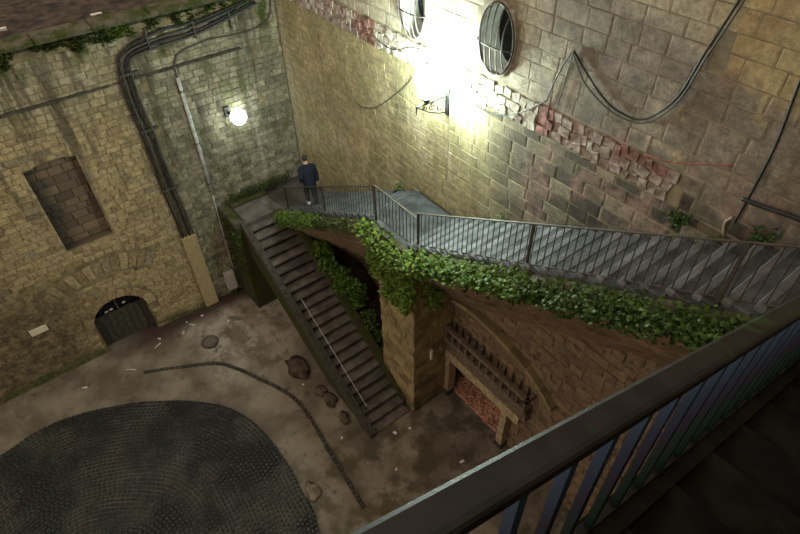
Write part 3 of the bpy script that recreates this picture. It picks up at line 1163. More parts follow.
# ------------------------------------------------------------------ pier under the middle landing
PRX0, PRX1, PRY = 6.45, 7.9, -1.42
pr = struct(MB().box(PRX0 + .03, PRX1 - .03, PRY + .03, -.03, -.05, ZB - .2).build('wall_pier', 'mortar_tan', origin=(0, 0, 0)), 'square stone pier carrying the middle landing')
lay(courses(PRX0, PRX1, 0, ZB - .3, (.2, .28), (.28, .5)), lambda u, v, n: (u, PRY - n, v), -math.pi / 2, pr, 'pier', .06, .01, 130)
lay(courses(PRY, -.06, 0, ZB - .3, (.2, .28), (.28, .5)), lambda u, v, n: (PRX1 + n, u, v), 0, pr, 'pier', .06, .01, 130)
# putlog peg in the pier
MB().box(PRX1 - .02, PRX1 + .06, -.86, -.80, 2.1, 2.5).build('stone_peg', 'plaque', pr)

# ------------------------------------------------------------------ stair down to the court
Y1A, Y1B = -2.86, -1.5
T1, H1 = (F1X1 - F1X0) / N1, ZA / N1
s1 = steps('stone_stairs', 'long dark stone flight going down from the corner landing to the courtyard', N1, F1X0, T1, H1, ZA, Y1A + .12, Y1B, 'step_brown', -1, riser='step_black')
sx = lambda x: ZA - (x - F1X0) / T1 * H1                    # nosing line
m = MB()
m.add([], [])
poly = [(F1X0 - .2, sx(F1X0) - .25), (F1X1 - .5, sx(F1X1 - .5) - .25), (5.6, sx(F1X1 - .5) - .25), (F1X0 - .2, sx(F1X0) - 1.2)]
m.prism(poly, 1, Y1A, Y1B - .0)
m.build('carriage', 'mossy_side', s1)
poly = [(F1X0 - .1, sx(F1X0) + .06), (F1X1 + .06, .12), (F1X1 + .06, -.03), (F1X1 - .3, -.03), (F1X0 - .1, sx(F1X0) - .2)]
MB().prism(poly, 1, Y1A - .06, Y1A + .13).build('stringer', 'kerb_dark', s1)
poly = [(F1X0 + .3, sx(F1X0) + .12), (F1X1 - .2, .3), (F1X1 - .2, -.03), (F1X0 + .3, -.03)]
MB().prism(poly, 1, Y1B - .02, Y1B + .2).build('side_wall', 'mossy_side', s1)
# thin handrail rod lying low along the outer stringer
hr = empty('handrail_rod', (5.0, Y1A + .25, 1.6), 'thin steel rod running low along the left edge of the downward stairs', 'handrail')
MB().tube([(4.0, Y1A + .28, sx(4.0) + .25), (F1X1 - .55, Y1A + .28, sx(F1X1 - .55) + .25)], .010, 6).build('rod', 'box_grey', hr)
for xx in (4.05, 5.5, F1X1 - .6):
    MB().tube([(xx, Y1A + .28, sx(xx) - .12), (xx, Y1A + .28, sx(xx) + .25)], .012, 6).build('stanchion', 'rail_metal', hr)
# landing block against the left wall and raised slab at the stair head
blk = struct(MB().box(.03, F1X0 + .02, Y1A - .22, YO, -.05, ZA - .12).build('wall_landing', 'mossy_side'), 'mossy block carrying the stair head against the left wall')
MB().slab(.42, F1X0 + .04, Y1A + .08, YO + .02, ZA - .14, ZA + .02, .02).build('head_slab', 'landing_brown', blk)
MB().slab(.03, F1X0 - .05, Y1A - .26, Y1A + .05, ZA - .14, ZA + .06, .03).build('parapet_stone', 'mossy_kerb', blk)
MB().slab(.03, .40, Y1A + .06, YO, ZA - .14, ZA + .12, .03).build('wall_bench', 'mossy_kerb', blk)
# under-stair wall, set back
MB().prism([(F1X0, 0), (5.4, 0), (F1X0, 2.5)], 1, -2.15, -2.05).build('understair_wall', 'brown', blk)
# soil slope between stair and wall


def slope_fn(u, v):
    x, y = F1X0 + .2 + (6.45 - F1X0 - .2) * u, Y1B + .1 + (-Y1B - .1) * v
    return (x, y, max(.02, sx(x) - .25 - .2 * v) + .12 * mnoise.noise(Vector((x * 2, y * 2, 0))))


struct(MB().grid(slope_fn, 30, 8).build('bank_ground', 'soil', smooth=True), 'earth bank between the downward stairs and the wall')

# ------------------------------------------------------------------ railings of the walkway
def railing(name, label, x0, x1, zf, y, gap=.118, h=.92, posts=(), ends=True):
    root = empty(name, ((x0 + x1) / 2, y, min(zf(x0), zf(x1))), label, 'railing')
    dz = (zf(x1) - zf(x0)) / (x1 - x0)
    hr_ = MB()
    hr_.add([(x0, y - .02, zf(x0) + h), (x1, y - .02, zf(x1) + h), (x1, y + .02, zf(x1) + h), (x0, y + .02, zf(x0) + h),
             (x0, y - .02, zf(x0) + h + .018), (x1, y - .02, zf(x1) + h + .018), (x1, y + .02, zf(x1) + h + .018), (x0, y + .02, zf(x0) + h + .018)],
            [(0, 3, 2, 1), (4, 5, 6, 7), (0, 1, 5, 4), (1, 2, 6, 5), (2, 3, 7, 6), (3, 0, 4, 7)])
    hr_.build('top_rail', 'rail_metal', root)
    b_ = .10
    MB().tube([(x0, y, zf(x0) + b_), (x1, y, zf(x1) + b_)], .014, 6).build('bottom_rail', 'rail_metal', root)
    n = int((x1 - x0) / gap)
    src = None
    for i in range(1, n):
        x = x0 + (x1 - x0) * i / n
        if src is None:
            src = MB().tube([(x, y, zf(x) + b_), (x, y, zf(x) + h)], .0085, 5).build('baluster', 'rail_metal', root)
            off = 0
        else:
            copy_part(src, root, (x, y, zf(x) + b_))
    src = None
    for x in posts:
        if src is None:
            src = MB().box(x - .02, x + .02, y - .02, y + .02, zf(x) - .04, zf(x) + h).build('post', 'rail_metal', root)
        else:
            copy_part(src, root, (x, y, zf(x) - .04))
    return root


yr = YO + .06
railing('iron_railing', 'iron railing of the lower flight behind the walking person', 1.75, F2X1 + .1, lambda x: walk_z(x) + .06, yr, posts=(1.8, 4.2, F2X1 + .05))
railing('iron_railing', 'short level iron railing along the middle landing', F2X1 + .1, F3X0 + .25, lambda x: ZB + .06, yr, posts=())
railing('iron_railing', 'long iron railing climbing beside the upper flight', F3X0 + .25, F3X1 - .3, lambda x: ZB + (x - F3X0) / T3 * H3 + .06, yr, posts=(F3X0 + .27, 10.95, 13.68))

# ------------------------------------------------------------------ near flight where the photographer stands
FS = .435
RX = 14.79


def near_rail(y):
    return 13.67 - FS * (y + 6.615)


NT, NH = .37, .37 * FS
NY0, NN = YO, 22
s4 = empty('stone_stairs', (15.7, -5.6, 10.4), 'dark stone flight in the lower right foreground', 'stairs')
for i in range(NN):
    ya = NY0 - i * NT
    zt = near_rail(ya - NT * .5) - .90
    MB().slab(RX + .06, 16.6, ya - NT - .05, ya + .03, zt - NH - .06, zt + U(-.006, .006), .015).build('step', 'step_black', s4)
nr = empty('foreground_railing', (RX, -5.5, 12.4), 'dark handrail with blue to green balusters crossing the foreground', 'railing')
ya, yb = -1.2, -8.6
m = MB()
# handrail: flattened rounded bar
prof = [(-.037, -.014), (-.037, .008), (-.033, .018), (-.024, .024), (.022, .024), (.032, .021), (.037, .014), (.037, -.014), (.030, -.022), (-.030, -.022)]
q0 = [(RX + a, ya, near_rail(ya) + b) for a, b in prof]
q1 = [(RX + a, yb, near_rail(yb) + b) for a, b in prof]
n_ = len(prof)
m.add(q0 + q1, [tuple(range(n_)), tuple(range(2 * n_ - 1, n_ - 1, -1))] + [(i, i + n_, (i + 1) % n_ + n_, (i + 1) % n_) for i in range(n_)])
m.build('handrail', 'handrail_paint', nr)
m = MB()
m.add([(RX + a, yy, near_rail(yy) - .80 + b) for yy in (ya, yb) for a, b in ((-.015, -.02), (.015, -.02), (.015, .02), (-.015, .02))],
      [(0, 1, 2, 3), (7, 6, 5, 4), (0, 4, 5, 1), (1, 5, 6, 2), (2, 6, 7, 3), (3, 7, 4, 0)])
m.build('bottom_rail', 'handrail_paint', nr)
src = None
for i in range(44):
    y = -6.625 + .163 * (i - 12)
    if y > ya:
        break
    if src is None:
        src = MB().box(RX - .013, RX + .013, y - .013, y + .013, near_rail(y) - .80, near_rail(y) - .01).build('baluster', 'baluster_gradient', nr)
    else:
        copy_part(src, nr, (RX, y, near_rail(y) - .80))
m = MB()
m.add([(RX + a, yy, near_rail(yy) + b) for yy in (ya, yb) for a, b in ((-.03, -1.25), (.075, -1.25), (.075, -.80), (-.03, -.80))],
      [(0, 1, 2, 3), (7, 6, 5, 4), (0, 4, 5, 1), (1, 5, 6, 2), (2, 6, 7, 3), (3, 7, 4, 0)])
m.build('stringer', 'step_black', s4)
# stair carriage; unseen wall added to shade the near flight from the sky
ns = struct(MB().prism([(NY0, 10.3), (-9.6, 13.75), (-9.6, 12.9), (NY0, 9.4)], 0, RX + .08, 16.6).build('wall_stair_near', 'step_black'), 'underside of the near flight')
struct(MB().box(16.6, 16.9, -14, .2, 0, 17).build('wall_sky_blocker', 'brown'), 'unseen wall added behind the camera to shade the foreground stairs')

# ------------------------------------------------------------------ cables, pipes and fittings on the left wall
def cable(name, pts, r, mat, label, cat='cable', group=None, n=6, sm=6):
    o = MB().tube(catmull(pts, sm), r, n).build(name, mat, smooth=True)
    return tag(o, label, cat, group)


cb = empty('cable_bundle', (.05, -4.25, 3.1), 'bundle of black cables dropping down the left wall from the ledge', 'cables')
for i in range(4):
    y0 = -4.52 + i * .10
    y1 = -4.52 + i * .115
    pts = [(.06, -.7 + .05 * i, 9.46 - .05 * i), (.09, -2.2, 9.28 - .11 * i + U(-.03, .03)), (.09, -3.2, 9.24 - .12 * i + U(-.03, .03)), (.09, -3.95, 9.1 - .09 * i), (.08, -4.36 + .07 * i, 8.9 - .06 * i),
           (.08, y0, 8.45), (.06, y0 - .02 + U(-.02, .02), 7.6), (.06, y1 + U(-.02, .02), 6.8), (.06, y1 + U(-.02, .02), 5.8), (.06, y1 + .02, 4.9), (.06, y1 + .06, 4.0), (.06, y1 + .08, 3.05)]
    MB().tube(catmull(pts, 6), .032 - .004 * (i % 2), 7).build('cable', ('cable_black', 'cable_grey')[i % 2], cb, True)
for zz in (8.42, 6.85, 4.9):
    MB().box(.0, .12, -4.52, -4.04, zz, zz + .05).build('clamp', 'cable_grey', cb)
for yy in (-3.6, -2.4, -1.4):
    MB().box(.0, .125, yy - .018, yy + .018, 8.85, 9.3).build('clamp', 'cable_grey', cb)
cable('cable', [(.04, -3.15, 8.0), (.05, -3.12, 8.35), (.05, -2.9, 8.6), (.05, -2.1, 8.72), (.05, -1.1, 8.66), (.05, -.45, 8.75), (.05, -.2, 9.0), (.05, -.12, 9.5)], .022, 'cable_grey',
      'grey cable looping from the pipe top to the corner on the left wall')
co = empty('conduit_cover', (.06, -4.28, 0), 'tall beige cover board standing at the foot of the cable bundle', 'cover')
MB().slab(.0, .14, -4.50, -4.06, 0, 3.08, .01).build('cover_board', 'board_tan', co)
MB().box(.0, .15, -4.51, -4.05, 3.06, 3.10).build('cap', 'board_tan', co)
dp = empty('downpipe', (.06, -3.15, .3), 'thin pale grey pipe running down the left wall beside the cables', 'pipe')
MB().tube([(.07, -3.15, 4.2), (.07, -3.15, 8.0)], .052, 8).build('upper_pipe', 'pipe_grey', dp, True)
MB().tube([(.05, -3.15, 4.25), (.05, -3.17, 3.9), (.05, -3.22, .3)], .022, 8).build('lower_pipe', 'pipe_grey', dp, True)
for zz in (7.6, 6.0, 4.6, 2.4):
    MB().box(0, .12, -3.21, -3.09, zz, zz + .04).build('bracket', 'cable_grey', dp)
ub = empty('utility_box', (.12, -3.42, .0), 'grey metal utility box at the foot of the thin pipe', 'utility box')
MB().slab(.02, .2, -3.6, -3.27, .28, 1.05, .012).build('housing', 'box_grey', ub)
MB().box(.2, .215, -3.57, -3.3, .33, 1.0).build('lid', 'box_grey', ub)
MB().box(.02, .16, -3.53, -3.33, -.02, .28).build('stand', 'kerb_dark', ub)
pq = tag(MB().slab(-.01, .03, -9.36, -8.9, 1.93, 2.15, .006).build('wall_plaque', 'plaque'), 'small blank cream plaque on the sooty left wall', 'plaque')

# opal globe lamp
gl = empty('globe_lamp', (.0, -1.98, 6.4), 'round white globe lamp on the left wall near the corner', 'lamp')
MB().box(.0, .08, -2.14, -1.98, 6.48, 6.78).build('wall_plate', 'dark_metal', gl)
MB().tube([(.06, -2.06, 6.62), (.2, -2.05, 6.62), (.28, -2.02, 6.60)], .035, 8).build('arm', 'dark_metal', gl)
MB().tube([(.20, -2.04, 6.62), (.30, -1.99, 6.60)], [.07, .10], 12).build('collar', 'dark_metal', gl)
MB().ball((.42, -1.9, 6.57), .23, 18, 12).build('globe', 'globe_light', gl, True)

# ------------------------------------------------------------------ wall lantern on the right wall
ln = empty('wall_lantern', (7.22, 0, 8.9), 'blazing lantern on a scrolled iron bracket on the right wall', 'lantern')
MB().box(7.18, 7.28, -.03, .03, 8.86, 9.42).build('wall_plate', 'dark_metal', ln)
MB().tube([(7.22, -.02, 9.27), (7.22, -.80, 9.27)], .018, 8).build('arm', 'dark_metal', ln)
for (sy, sz, rr, turns, ph) in ((-.17, 9.10, .13, 1.6, 0), (-.40, 9.16, .085, 1.5, 1), (-.58, 9.19, .06, 1.4, 2)):
    pts = []
    for k in range(26):
        t = k / 25
        r_ = rr * (1 - .8 * t)
        an = ph + t * turns * 2 * math.pi
        pts.append((7.22, sy + r_ * math.cos(an), sz + r_ * math.sin(an)))
    MB().tube(pts, .011, 5).build('scroll', 'dark_metal', ln)
MB().tube([(7.22, -.02, 8.92), (7.22, -.2, 8.95), (7.22, -.5, 9.08), (7.22, -.76, 9.25)], .013, 6).build('brace', 'dark_metal', ln)
MB().tube([(7.22, -.79, 9.30), (7.22, -.80, 9.1)], [.02, .008], 6).build('finial', 'dark_metal', ln)
LY = -.55
hb = MB()
hb.tube([(7.22, LY, 9.27), (7.22, LY, 9.42)], [.03, .12], 8).build('holder', 'dark_metal', ln)
n6 = 6
glass = MB()
ringp = lambda r_, z_: [(7.22 + r_ * math.cos(2 * math.pi * k / n6), LY + r_ * math.sin(2 * math.pi * k / n6), z_) for k in range(n6)]
glass.add(ringp(.14, 9.43) + ringp(.25, 9.88), [(k, (k + 1) % n6, (k + 1) % n6 + n6, k + n6) for k in range(n6)] + [tuple(range(n6))[::-1]])
glass.build('pane', 'lantern_light', ln)
for k in range(n6):
    a, b = ringp(.145, 9.42)[k], ringp(.255, 9.89)[k]
    MB().tube([a, b], .006, 4).build('frame_bar', 'dark_metal', ln)
MB().tube([(7.22, LY, 9.885), (7.22, LY, 9.98), (7.22, LY, 10.06)], [.245, .18, .05], 12).build('glass_dome', 'lantern_light', ln, True)
MB().tube([(7.22, LY, 10.06), (7.22, LY, 10.08), (7.22, LY, 10.12)], [.035, .03, .01], 8).build('cap', 'dark_metal', ln)

# ------------------------------------------------------------------ cables on the right wall
yc = -.035
cable('cable', [(9.99, yc, 11.08), (10.33, yc, 10.81), (10.77, yc, 10.54), (11.22, yc, 10.49), (11.49, yc, 10.65), (11.74, yc, 11.04), (11.87, yc, 11.62), (12.04, yc, 12.3), (12.2, yc, 13.2)], .015, 'cable_black',
      'thick black cable swagging across the upper right wall', sm=8)
cable('cable', [(9.99, yc - .02, 11.06), (10.3, yc - .02, 10.70), (10.8, yc - .02, 10.47), (11.24, yc - .02, 10.45), (11.52, yc - .02, 10.60), (11.78, yc - .02, 11.0), (11.92, yc - .02, 11.6), (12.1, yc - .02, 12.3), (12.25, yc - .02, 13.2)], .012, 'cable_grey',
      'thin grey cable hanging just below the thick black swag', sm=8)
cable('cable', [(9.99, yc, 11.08), (9.85, yc, 10.8), (9.72, yc, 10.4), (9.66, yc, 10.14)], .010, 'cable_black', 'outer thin wire fanning down left from the swag anchor')
cable('cable', [(9.99, yc, 11.08), (9.96, yc, 10.75), (9.92, yc, 10.4), (9.88, yc, 10.15)], .008, 'cable_grey', 'inner thin wire hanging straight down from the swag anchor')
cable('cable', [(12.95, yc, 12.4), (13.0, yc, 11.65), (13.07, yc, 10.86), (13.05, yc, 9.86), (13.04, yc, 9.75)], .016, 'cable_black', 'straight black cable falling down the wall at the right edge')
cable('conduit', [(13.0, yc, 9.8), (12.94, yc, 9.68), (12.98, yc, 9.5), (13.08, yc, 9.3)], .022, 'band_pink', 'short pale bent conduit where the right edge cable ends', 'conduit')
cable('dark_pipe', [(13.0, -.06, 10.12), (13.4, -.06, 10.17), (14.2, -.06, 10.3)], .03, 'cable_black', 'dark pipe on the right wall reaching the right edge', 'pipe')
cable('rusty_bar', [(11.55, yc - .02, 10.06), (11.9, yc - .03, 10.13), (12.2, yc - .02, 10.24), (12.72, yc - .02, 10.48)], .011, 'rust', 'thin rust red bar lying across the right wall', 'bar')
cable('cable', [(7.38, yc - .05, 10.06), (7.5, yc - .05, 9.85), (7.62, yc - .05, 9.68), (7.85, yc - .05, 9.53), (8.4, yc - .05, 9.44), (9.0, yc - .03, 9.62), (9.66, yc, 10.14)], .012, 'cable_black', 'thin black wire drooping to the right of the lantern')
cable('cable', [(3.6, yc, 7.95), (3.96, yc, 7.74), (4.7, yc, 8.0), (5.45, yc, 8.59), (6.0, yc, 9.11), (6.6, yc - .1, 9.75), (7.38, yc - .06, 10.06)], .012, 'cable_grey', 'thin wire sagging to the left of the lantern')
cable('cable', [(4.9, yc - .1, 9.78), (5.6, yc - .12, 9.72), (6.3, yc - .1, 9.98), (7.38, yc - .06, 10.08)], .012, 'cable_black', 'thin wire resting along the stone band left of the lantern')

# ------------------------------------------------------------------ plants
def leaf(m, p, s, d=None):
    """folded pointed leaf"""
    a = U(0, 6.283)
    el = U(-.5, .9)
    t = Vector((math.cos(a) * math.cos(el), math.sin(a) * math.cos(el), math.sin(el)))
    if d is not None:
        t = (t * .8 + Vector(d)).normalized()
    sd = t.cross(Vector((U(-.4, .4), U(-.4, .4), 1)))
    if sd.length < .1:
        sd = t.orthogonal()
    sd = sd.normalized() * s * U(.32, .5)
    nrm = t.cross(sd).normalized() * s * .12
    p = Vector(p)
    q = p + t * s
    mid = p + t * s * .45
    m.add([p, mid + sd + nrm, q, mid - sd + nrm, mid], [(0, 4, 1), (1, 4, 2), (2, 4, 3), (3, 4, 0)])


def plant(name, pts, n, size, mat, label, cat='plant', spread=.12, d=None, stems=True, group=None):
    """pts: list of (point, radius); leaves scattered round them, with woody stems through"""
    root = empty(name, Vector(pts[0][0]), label, cat, group)
    m = MB()
    for i in range(n):
        c_, r_ = random.choice(pts)
        v_ = Vector((random.gauss(0, 1), random.gauss(0, 1), random.gauss(0, 1)))
        v_ = v_.normalized() * r_ * (R() ** .4)
        leaf(m, Vector(c_) + v_, size * U(.6, 1.25), d)
    f_ = m.build('foliage', mat, root)
    f_['kind'] = 'stuff'
    if stems and len(pts) > 1:
        MB().tube(catmull([p_ for p_, _ in pts], 3), .012, 5).build('stem', 'old_timber', root)
    return root


def along(x0, x1, n, f, r):
    return [((x, *f(x)), r * U(.75, 1.25)) for x in [x0 + (x1 - x0) * i / (n - 1) for i in range(n)]]


def edge(dy, dz):
    return lambda x: (YO - .10 + dy, walk_z(x) + .06 + dz)


plant('ivy', along(1.7, 4.0, 16, edge(-.08, -.12), .24), 1500, .085, 'ivy_leaf', 'bright green ivy fringe at the feet of the walking person', 'ivy', d=(0, -.5, -.3))
plant('ivy', along(4.0, 6.4, 14, edge(-.02, -.15), .17), 700, .085, 'moss_leaf', 'sparse yellow green ivy under the lower flight railing', 'ivy', d=(0, -.5, -.3))
pp = along(6.4, 8.7, 14, edge(-.06, -.22), .3)
for xx in (6.6, 6.9, 7.2, 7.5, 7.8):
    for k in range(4):
        pp.append(((xx + U(-.15, .15), PRY - .12, ZB - .6 - .45 * k * (1.0 if xx > 6.8 else .7)), .28 - .04 * k))
for k in range(4):
    pp.append(((PRX1 + .1, PRY + .25 + .1 * k, ZB - .7 - .4 * k), .3))
plant('ivy', pp, 4600, .10, 'ivy_leaf', 'thick ivy hanging over the top of the stone pier', 'ivy', d=(.1, -.5, -.5), stems=False)
plant('ivy', along(8.6, 11.2, 22, edge(-.08, -.22), .27), 3600, .085, 'ivy_leaf', 'dense bright ivy along the edge of the upper flight', 'ivy', d=(0, -.5, -.2))
plant('ivy', along(11.2, 14.6, 24, edge(-.08, -.24), .27), 3800, .085, 'dark_leaf', 'darker ivy along the upper flight near the foreground handrail', 'ivy', d=(0, -.5, -.2))
pp = [((x + U(-.15, .15), -1.18 + U(-.15, .15), sx(x) + U(.2, .5)), .30) for x in (3.0, 3.3, 3.6, 3.9, 4.2, 4.5, 4.8)]
plant('leafy_bush', pp, 2600, .11, 'ivy_leaf', 'leafy green bush growing on the bank beside the downward stairs', 'bush', stems=False)
pp = [((x + U(-.1, .1), -1.1 + U(-.1, .1), max(.2, sx(x)) + U(.0, .25)), .22) for x in (5.2, 5.5, 5.8, 6.1)]
plant('leafy_bush', pp, 800, .10, 'dark_leaf', 'small dark bush at the foot of the pier', 'bush', stems=False)
pp = [((.22, y_, ZA + .2 + U(0, .1)), .17) for y_ in [Y1A + .15 + .1 * i for i in range(22)]]
plant('moss_strip', pp, 1500, .05, 'moss_leaf', 'dark moss growing where the left wall meets the landing', 'moss', stems=False)
pp = [((F1X0 - .9 + .3 * i, Y1A - .26, ZA - .3 - .35 * k), .14) for i in range(4) for k in range(6)]
plant('ivy', pp, 900, .07, 'moss_leaf', 'mossy creeper on the outer face of the stair head block', 'ivy', stems=False)
# weeds hanging below the coping of the left wall
for i, (yc_, n_, sp, mt, lb_) in enumerate([
        (-6.7, 900, .75, 'moss_leaf', 'flat moss tuft below the coping at the left edge'),
        (-5.5, 800, .6, 'moss_leaf', 'second moss tuft below the coping from the left edge'),
        (-4.75, 420, .34, 'dark_leaf', 'fern like weed under the coping left of the cable bundle'),
        (-4.1, 520, .34, 'ivy_leaf', 'bright weed under the coping right above the cable bundle'),
        (-3.1, 560, .5, 'moss_leaf', 'moss tuft behind the horizontal cables'),
        (-2.0, 300, .45, 'dark_leaf', 'weed tuft below the coping at the top centre left'),
        (-1.1, 260, .35, 'ivy_leaf', 'small bright weed below the coping next to the corner')]):
    pp = [((.03, yc_ + U(-sp, sp), 9.46 + U(-.16, .12)), .10) for k in range(11)]
    plant('wall_weed', pp, n_, .075, mt, lb_, 'weed', stems=False, d=(.4, 0, 0))
for (x, z, n_, lb_) in ((12.35, 9.45, 160, 'small green weed rooted in the right wall above the steps'), (12.95, 9.25, 150, 'weed tuft at the wall foot below the pale conduit'),
                        (13.45, 9.75, 130, 'weed tuft on the right wall at the right edge'), (5.6, 6.15, 60, 'tiny weed at the wall foot above the lower flight'),
                        (9.0, 7.3, 60, 'tiny weed at the wall foot beside the upper flight')):
    plant('wall_weed', [((x + U(-.12, .12), -.08, z + U(-.12, .12)), .12) for k in range(4)], n_, .07, 'dark_leaf', lb_, 'weed', stems=False, d=(0, -.4, 0))

# ------------------------------------------------------------------ loose things on the floor
mh = empty('manhole_cover', (1.67, -5.07, .0), 'small round iron manhole cover in the concrete', 'manhole')
MB().tube([(1.67, -5.07, -.03), (1.67, -5.07, .02)], .27, 24).build('rim', 'kerb_dark', mh)
MB().tube([(1.67, -5.07, .0), (1.67, -5.07, .028)], .22, 24).build('lid', 'manhole_iron', mh)
for i, (x, y, s_, lb_) in enumerate([(4.4, -3.28, .36, 'largest dark rock beside the downward stairs'), (5.6, -3.2, .17, 'rock beside the middle of the downward stairs'),
                                     (6.05, -3.15, .2, 'dark rock near the lower end of the downward stairs'), (6.8, -3.14, .17, 'lowest rock beside the downward stairs'),
                                     (8.15, -5.0, .2, 'pale stone at the edge of the cobbles')]):
    o = MB().ball((x, y, .05), s_, 12, 7, (1.2, .9, .22), .8, i + 1).build('rock', 'rock' if i < 4 else 'rock_pale', smooth=True)
    tag(o, lb_, 'rock', 'rocks beside the stairs' if i < 4 else None)
LIT = [(0.59, -5.25, .22, .03, 'white stick lying before the left wall near the cover board'), (0.38, -5.35, .06, .05, 'white scrap beside the white stick'),
       (0.42, -4.81, .09, .06, 'paper scrap at the foot of the cover board'), (0.75, -5.62, .17, .03, 'short white stick right of the arched door'),
       (0.5, -6.35, .10, .05, 'paper scrap at the right jamb of the arched door'), (.75, -6.5, .25, .03, 'long pale stick in front of the arched door'),
       (1.17, -7.52, .3, .025, 'thin pale stick lying on the concrete left of the kerb line'), (.96, -8.88, .14, .06, 'pale scrap near the sooty wall foot'),
       (8.1, -2.27, .11, .08, 'white scrap at the bottom of the stairs'), (8.25, -1.85, .08, .05, 'small white scrap between stairs and pier'),
       (9.93, -1.35, .12, .07, 'white scrap on the floor in front of the portal'), (5.05, -3.5, .07, .05, 'white scrap beside the largest dark rock'),
       (1.2, -4.2, .1, .06, 'pale scrap on the whitish concrete patch'), (7.3, -3.55, .07, .05, 'white speck left of the stair foot'), (9.0, -2.9, .08, .05, 'white speck on the floor left of the handrail')]
for (x, y, z_, lb_) in ((-1.35, -6.4, 9.64, 'white scrap on the soil at the upper left edge'), (-.85, -4.35, 9.64, 'pale scrap on the terrace soil behind the coping')):
    tag(MB().slab(x - .05, x + .05, y - .13, y + .13, z_ - .03, z_ + .035, .01).build('litter_scrap', 'paper'), lb_, 'litter', 'litter on the terrace')
for (x, y, a, b, lb_) in LIT:
    th = U(0, 3.1)
    m = MB()
    ca_, sa_ = math.cos(th), math.sin(th)
    vv = []
    for z_ in (.0, .012):
        for (ea, eb) in ((-1, -1), (1, -.7), (.8, 1), (-.9, .8)):
            vv.append((x + (ea * a * ca_ - eb * b * sa_) * .55, y + (ea * a * sa_ + eb * b * ca_) * .55, z_ + .004 + (.015 if ea * eb > .6 else 0)))
    m.add(vv, [(0, 3, 2, 1), (4, 5, 6, 7), (0, 1, 5, 4), (1, 2, 6, 5), (2, 3, 7, 6), (3, 0, 4, 7)])
    tag(m.build('litter_scrap', 'paper'), lb_, 'litter', 'litter on the courtyard floor')

# ------------------------------------------------------------------ the walking person
def skin_mesh(name, chains, mat, parent, sub=2, root=0):
    """chains: list of lists of (point, radius); a point that repeats joins the chains"""
    vs_, es, rs = [], [], []
    key = {}

    def vid(p, r):
        k = tuple(round(q, 4) for q in p)
        if k not in key:
            key[k] = len(vs_)
            vs_.append(tuple(p))
            rs.append(r)
        return key[k]
    for ch in chains:
        ids = [vid(*q) for q in ch]
        es += [(a, b) for a, b in zip(ids[:-1], ids[1:])]
    me = bpy.data.meshes.new(name)
    me.from_pydata(vs_, es, [])
    o = bpy.data.objects.new(name, me)
    col.objects.link(o)
    md = o.modifiers.new('skin', 'SKIN')
    md.use_smooth_shade = True
    if sub:
        sm_ = o.modifiers.new('sub', 'SUBSURF')
        sm_.levels = sm_.render_levels = sub
    sv = me.skin_vertices[0].data
    for i, r in enumerate(rs):
        sv[i].radius = (r, r) if not isinstance(r, tuple) else r
        sv[i].use_root = (i == root)
    dg = bpy.context.evaluated_depsgraph_get()
    dg.update()
    me2 = bpy.data.meshes.new_from_object(o.evaluated_get(dg))
    me2.name = name
    me2.materials.clear()
    me2.materials.append(MATS[mat])
    me2.polygons.foreach_set('use_smooth', [True] * len(me2.polygons))
    bpy.data.objects.remove(o)
    o2 = bpy.data.objects.new(name, me2)
    col.objects.link(o2)
    o2.parent = parent
    return o2


pe = empty('person', (2.66, -1.08, ZA + 4 * (ZB - ZA) / N2), 'person in navy jacket and dark jeans walking on the corner landing', 'person')
P0 = (0, 0, .93)
SP, CH, NK = (.05, 0, 1.16), (.12, 0, 1.38), (.17, 0, 1.50)
HB, HM, HT = (.21, 0, 1.57), (.235, 0, 1.64), (.25, 0, 1.70)
legs = {1: [(0, .095, .89), (.17, .10, .50), (.10, .10, .10), (.24, .10, .045)], -1: [(0, -.095, .89), (.02, -.10, .48), (-.24, -.10, .14), (-.13, -.10, .05)]}
arms = {1: [(.10, .18, 1.38), (.0, .24, 1.13), (.12, .23, .92), (.15, .225, .85)], -1: [(.10, -.18, 1.38), (.06, -.26, 1.12), (.02, -.25, .88), (.02, -.245, .80)]}
ch = [[(P0, .12), (SP, .115), (CH, .13), (NK, .055), (HB, .06), (HM, .088), (HT, .07)]]
for s_ in (1, -1):
    l = legs[s_]
    ch.append([(P0, .12), (l[0], .085), (l[1], .055), (l[2], .038), (l[3], .035)])
    a = arms[s_]
    ch.append([(CH, .13), (a[0], .052), (a[1], .04), (a[2], .028), (a[3], .032)])
    w = Vector(a[3])
    dn = (w - Vector(a[2])).normalized()
    for k, (off, ln_) in enumerate(((-.026, .075), (-.009, .085), (.009, .08), (.025, .065))):
        b0 = w + dn * .03 + Vector((off, 0, 0))
        ch.append([(a[3], .032), (tuple(b0), .0095), (tuple(b0 + dn * ln_ * .5 + Vector((.004, -.004 * s_, 0))), .009), (tuple(b0 + dn * ln_ + Vector((.012, -.014 * s_, 0))), .0075)])
    b0 = w + Vector((.036, -.008 * s_, 0))
    ch.append([(a[3], .032), (tuple(b0), .0105), (tuple(b0 + dn * .05 + Vector((.014, -.004 * s_, 0))), .009)])
skin_mesh('body', ch, 'skin', pe, 2)
def loft(m, secs, n=14):
    """secs: (centre, rx, ry) horizontal-ish rings"""
    base = len(m.v)
    for c_, rx, ry in secs:
        for k in range(n):
            t_ = 2 * math.pi * k / n
            m.v.append((c_[0] + rx * math.cos(t_), c_[1] + ry * math.sin(t_), c_[2]))
    for i in range(len(secs) - 1):
        for k in range(n):
            q = base + i * n
            m.f.append((q + k, q + (k + 1) % n, q + n + (k + 1) % n, q + n + k))
    m.f.append(tuple(base + k for k in range(n))[::-1])
    m.f.append(tuple(base + (len(secs) - 1) * n + k for k in range(n)))


def to_person(m, name, mat):
    o = m.build(name, mat, None, True, origin=(0, 0, 0))
    o.parent = pe
    o.location = (0, 0, 0)
    return o


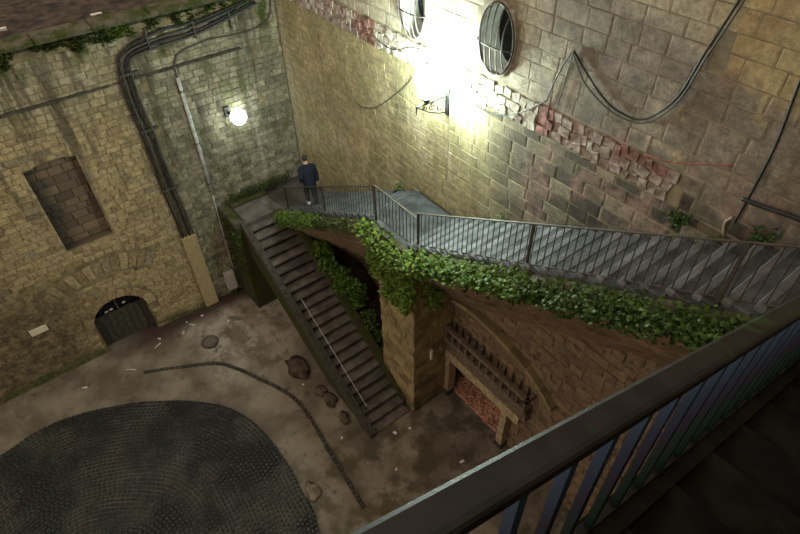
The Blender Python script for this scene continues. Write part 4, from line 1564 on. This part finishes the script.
jk = MB()
loft(jk, [((-.01, 0, .80), .150, .195), ((-.005, 0, .86), .158, .20), ((.02, 0, 1.0), .150, .19), ((.06, 0, 1.18), .155, .205), ((.10, 0, 1.32), .150, .225), ((.12, 0, 1.41), .125, .205),
          ((.145, 0, 1.46), .095, .14), ((.165, 0, 1.50), .07, .08)])
for s_ in (1, -1):
    a = [Vector(q) for q in arms[s_]]
    sh = Vector((.105, .13 * s_, 1.40))
    jk.tube(catmull([sh, a[0] + Vector((0, .015 * s_, 0)), a[0].lerp(a[1], .5) + Vector((0, .012 * s_, 0)), a[1], a[1].lerp(a[2], .95)], 4),
            [.085] * 4 + [.088] * 4 + [.078] * 4 + [.068] * 4 + [.055], 10)
to_person(jk, 'jacket', 'navy_cloth')
tr = MB()
loft(tr, [((0, 0, .76), .13, .175), ((0, 0, .88), .14, .18), ((.01, 0, 1.0), .13, .165)])
for s_ in (1, -1):
    l = [Vector(q) for q in legs[s_]]
    tr.tube(catmull([l[0], l[0].lerp(l[1], .5), l[1], l[1].lerp(l[2], .5), l[1].lerp(l[2], .86)], 4), [.105] * 4 + [.096] * 4 + [.082] * 4 + [.072] * 4 + [.060], 10)
to_person(tr, 'trousers', 'jeans')
for s_ in (1, -1):
    l = legs[s_]
    a_, t_ = Vector(l[2]), Vector(l[3])
    d_2 = (t_ - a_)
    skin_mesh('shoe', [[(tuple(a_ - d_2 * .35 + Vector((0, 0, -.045))), .058), (tuple(a_ + Vector((0, 0, -.035))), .066), (tuple(t_ + Vector((0, 0, .005))), .054), (tuple(t_ + d_2 * .35 + Vector((0, 0, .002))), .04)]], 'shoe', pe, 2)
hm = MB().ball((.215, 0, 1.655), .098, 16, 10, (1.05, .9, 1.0))
hm.v = [v_ if not (v_[0] > .27 and v_[2] < 1.70) else (.25, v_[1] * .8, max(v_[2], 1.66)) for v_ in hm.v]
ho = hm.build('hair', 'hair', None, True, origin=(0, 0, 0))
ho.parent = pe
ho.location = (0, 0, 0)
for s_ in (1, -1):
    e_ = MB().ball((.235, .088 * s_, 1.625), .022, 8, 6, (.7, .5, 1.2)).build('ear', 'skin', None, True, origin=(0, 0, 0))
    e_.parent = pe
    e_.location = (0, 0, 0)
ns_ = MB().ball((.325, 0, 1.615), .02, 8, 6, (1.1, .7, 1.2)).build('nose', 'skin', None, True, origin=(0, 0, 0))
ns_.parent = pe
ns_.location = (0, 0, 0)
pe.rotation_euler = (0, 0, math.radians(165))
pe.scale = (1, .92, .93)
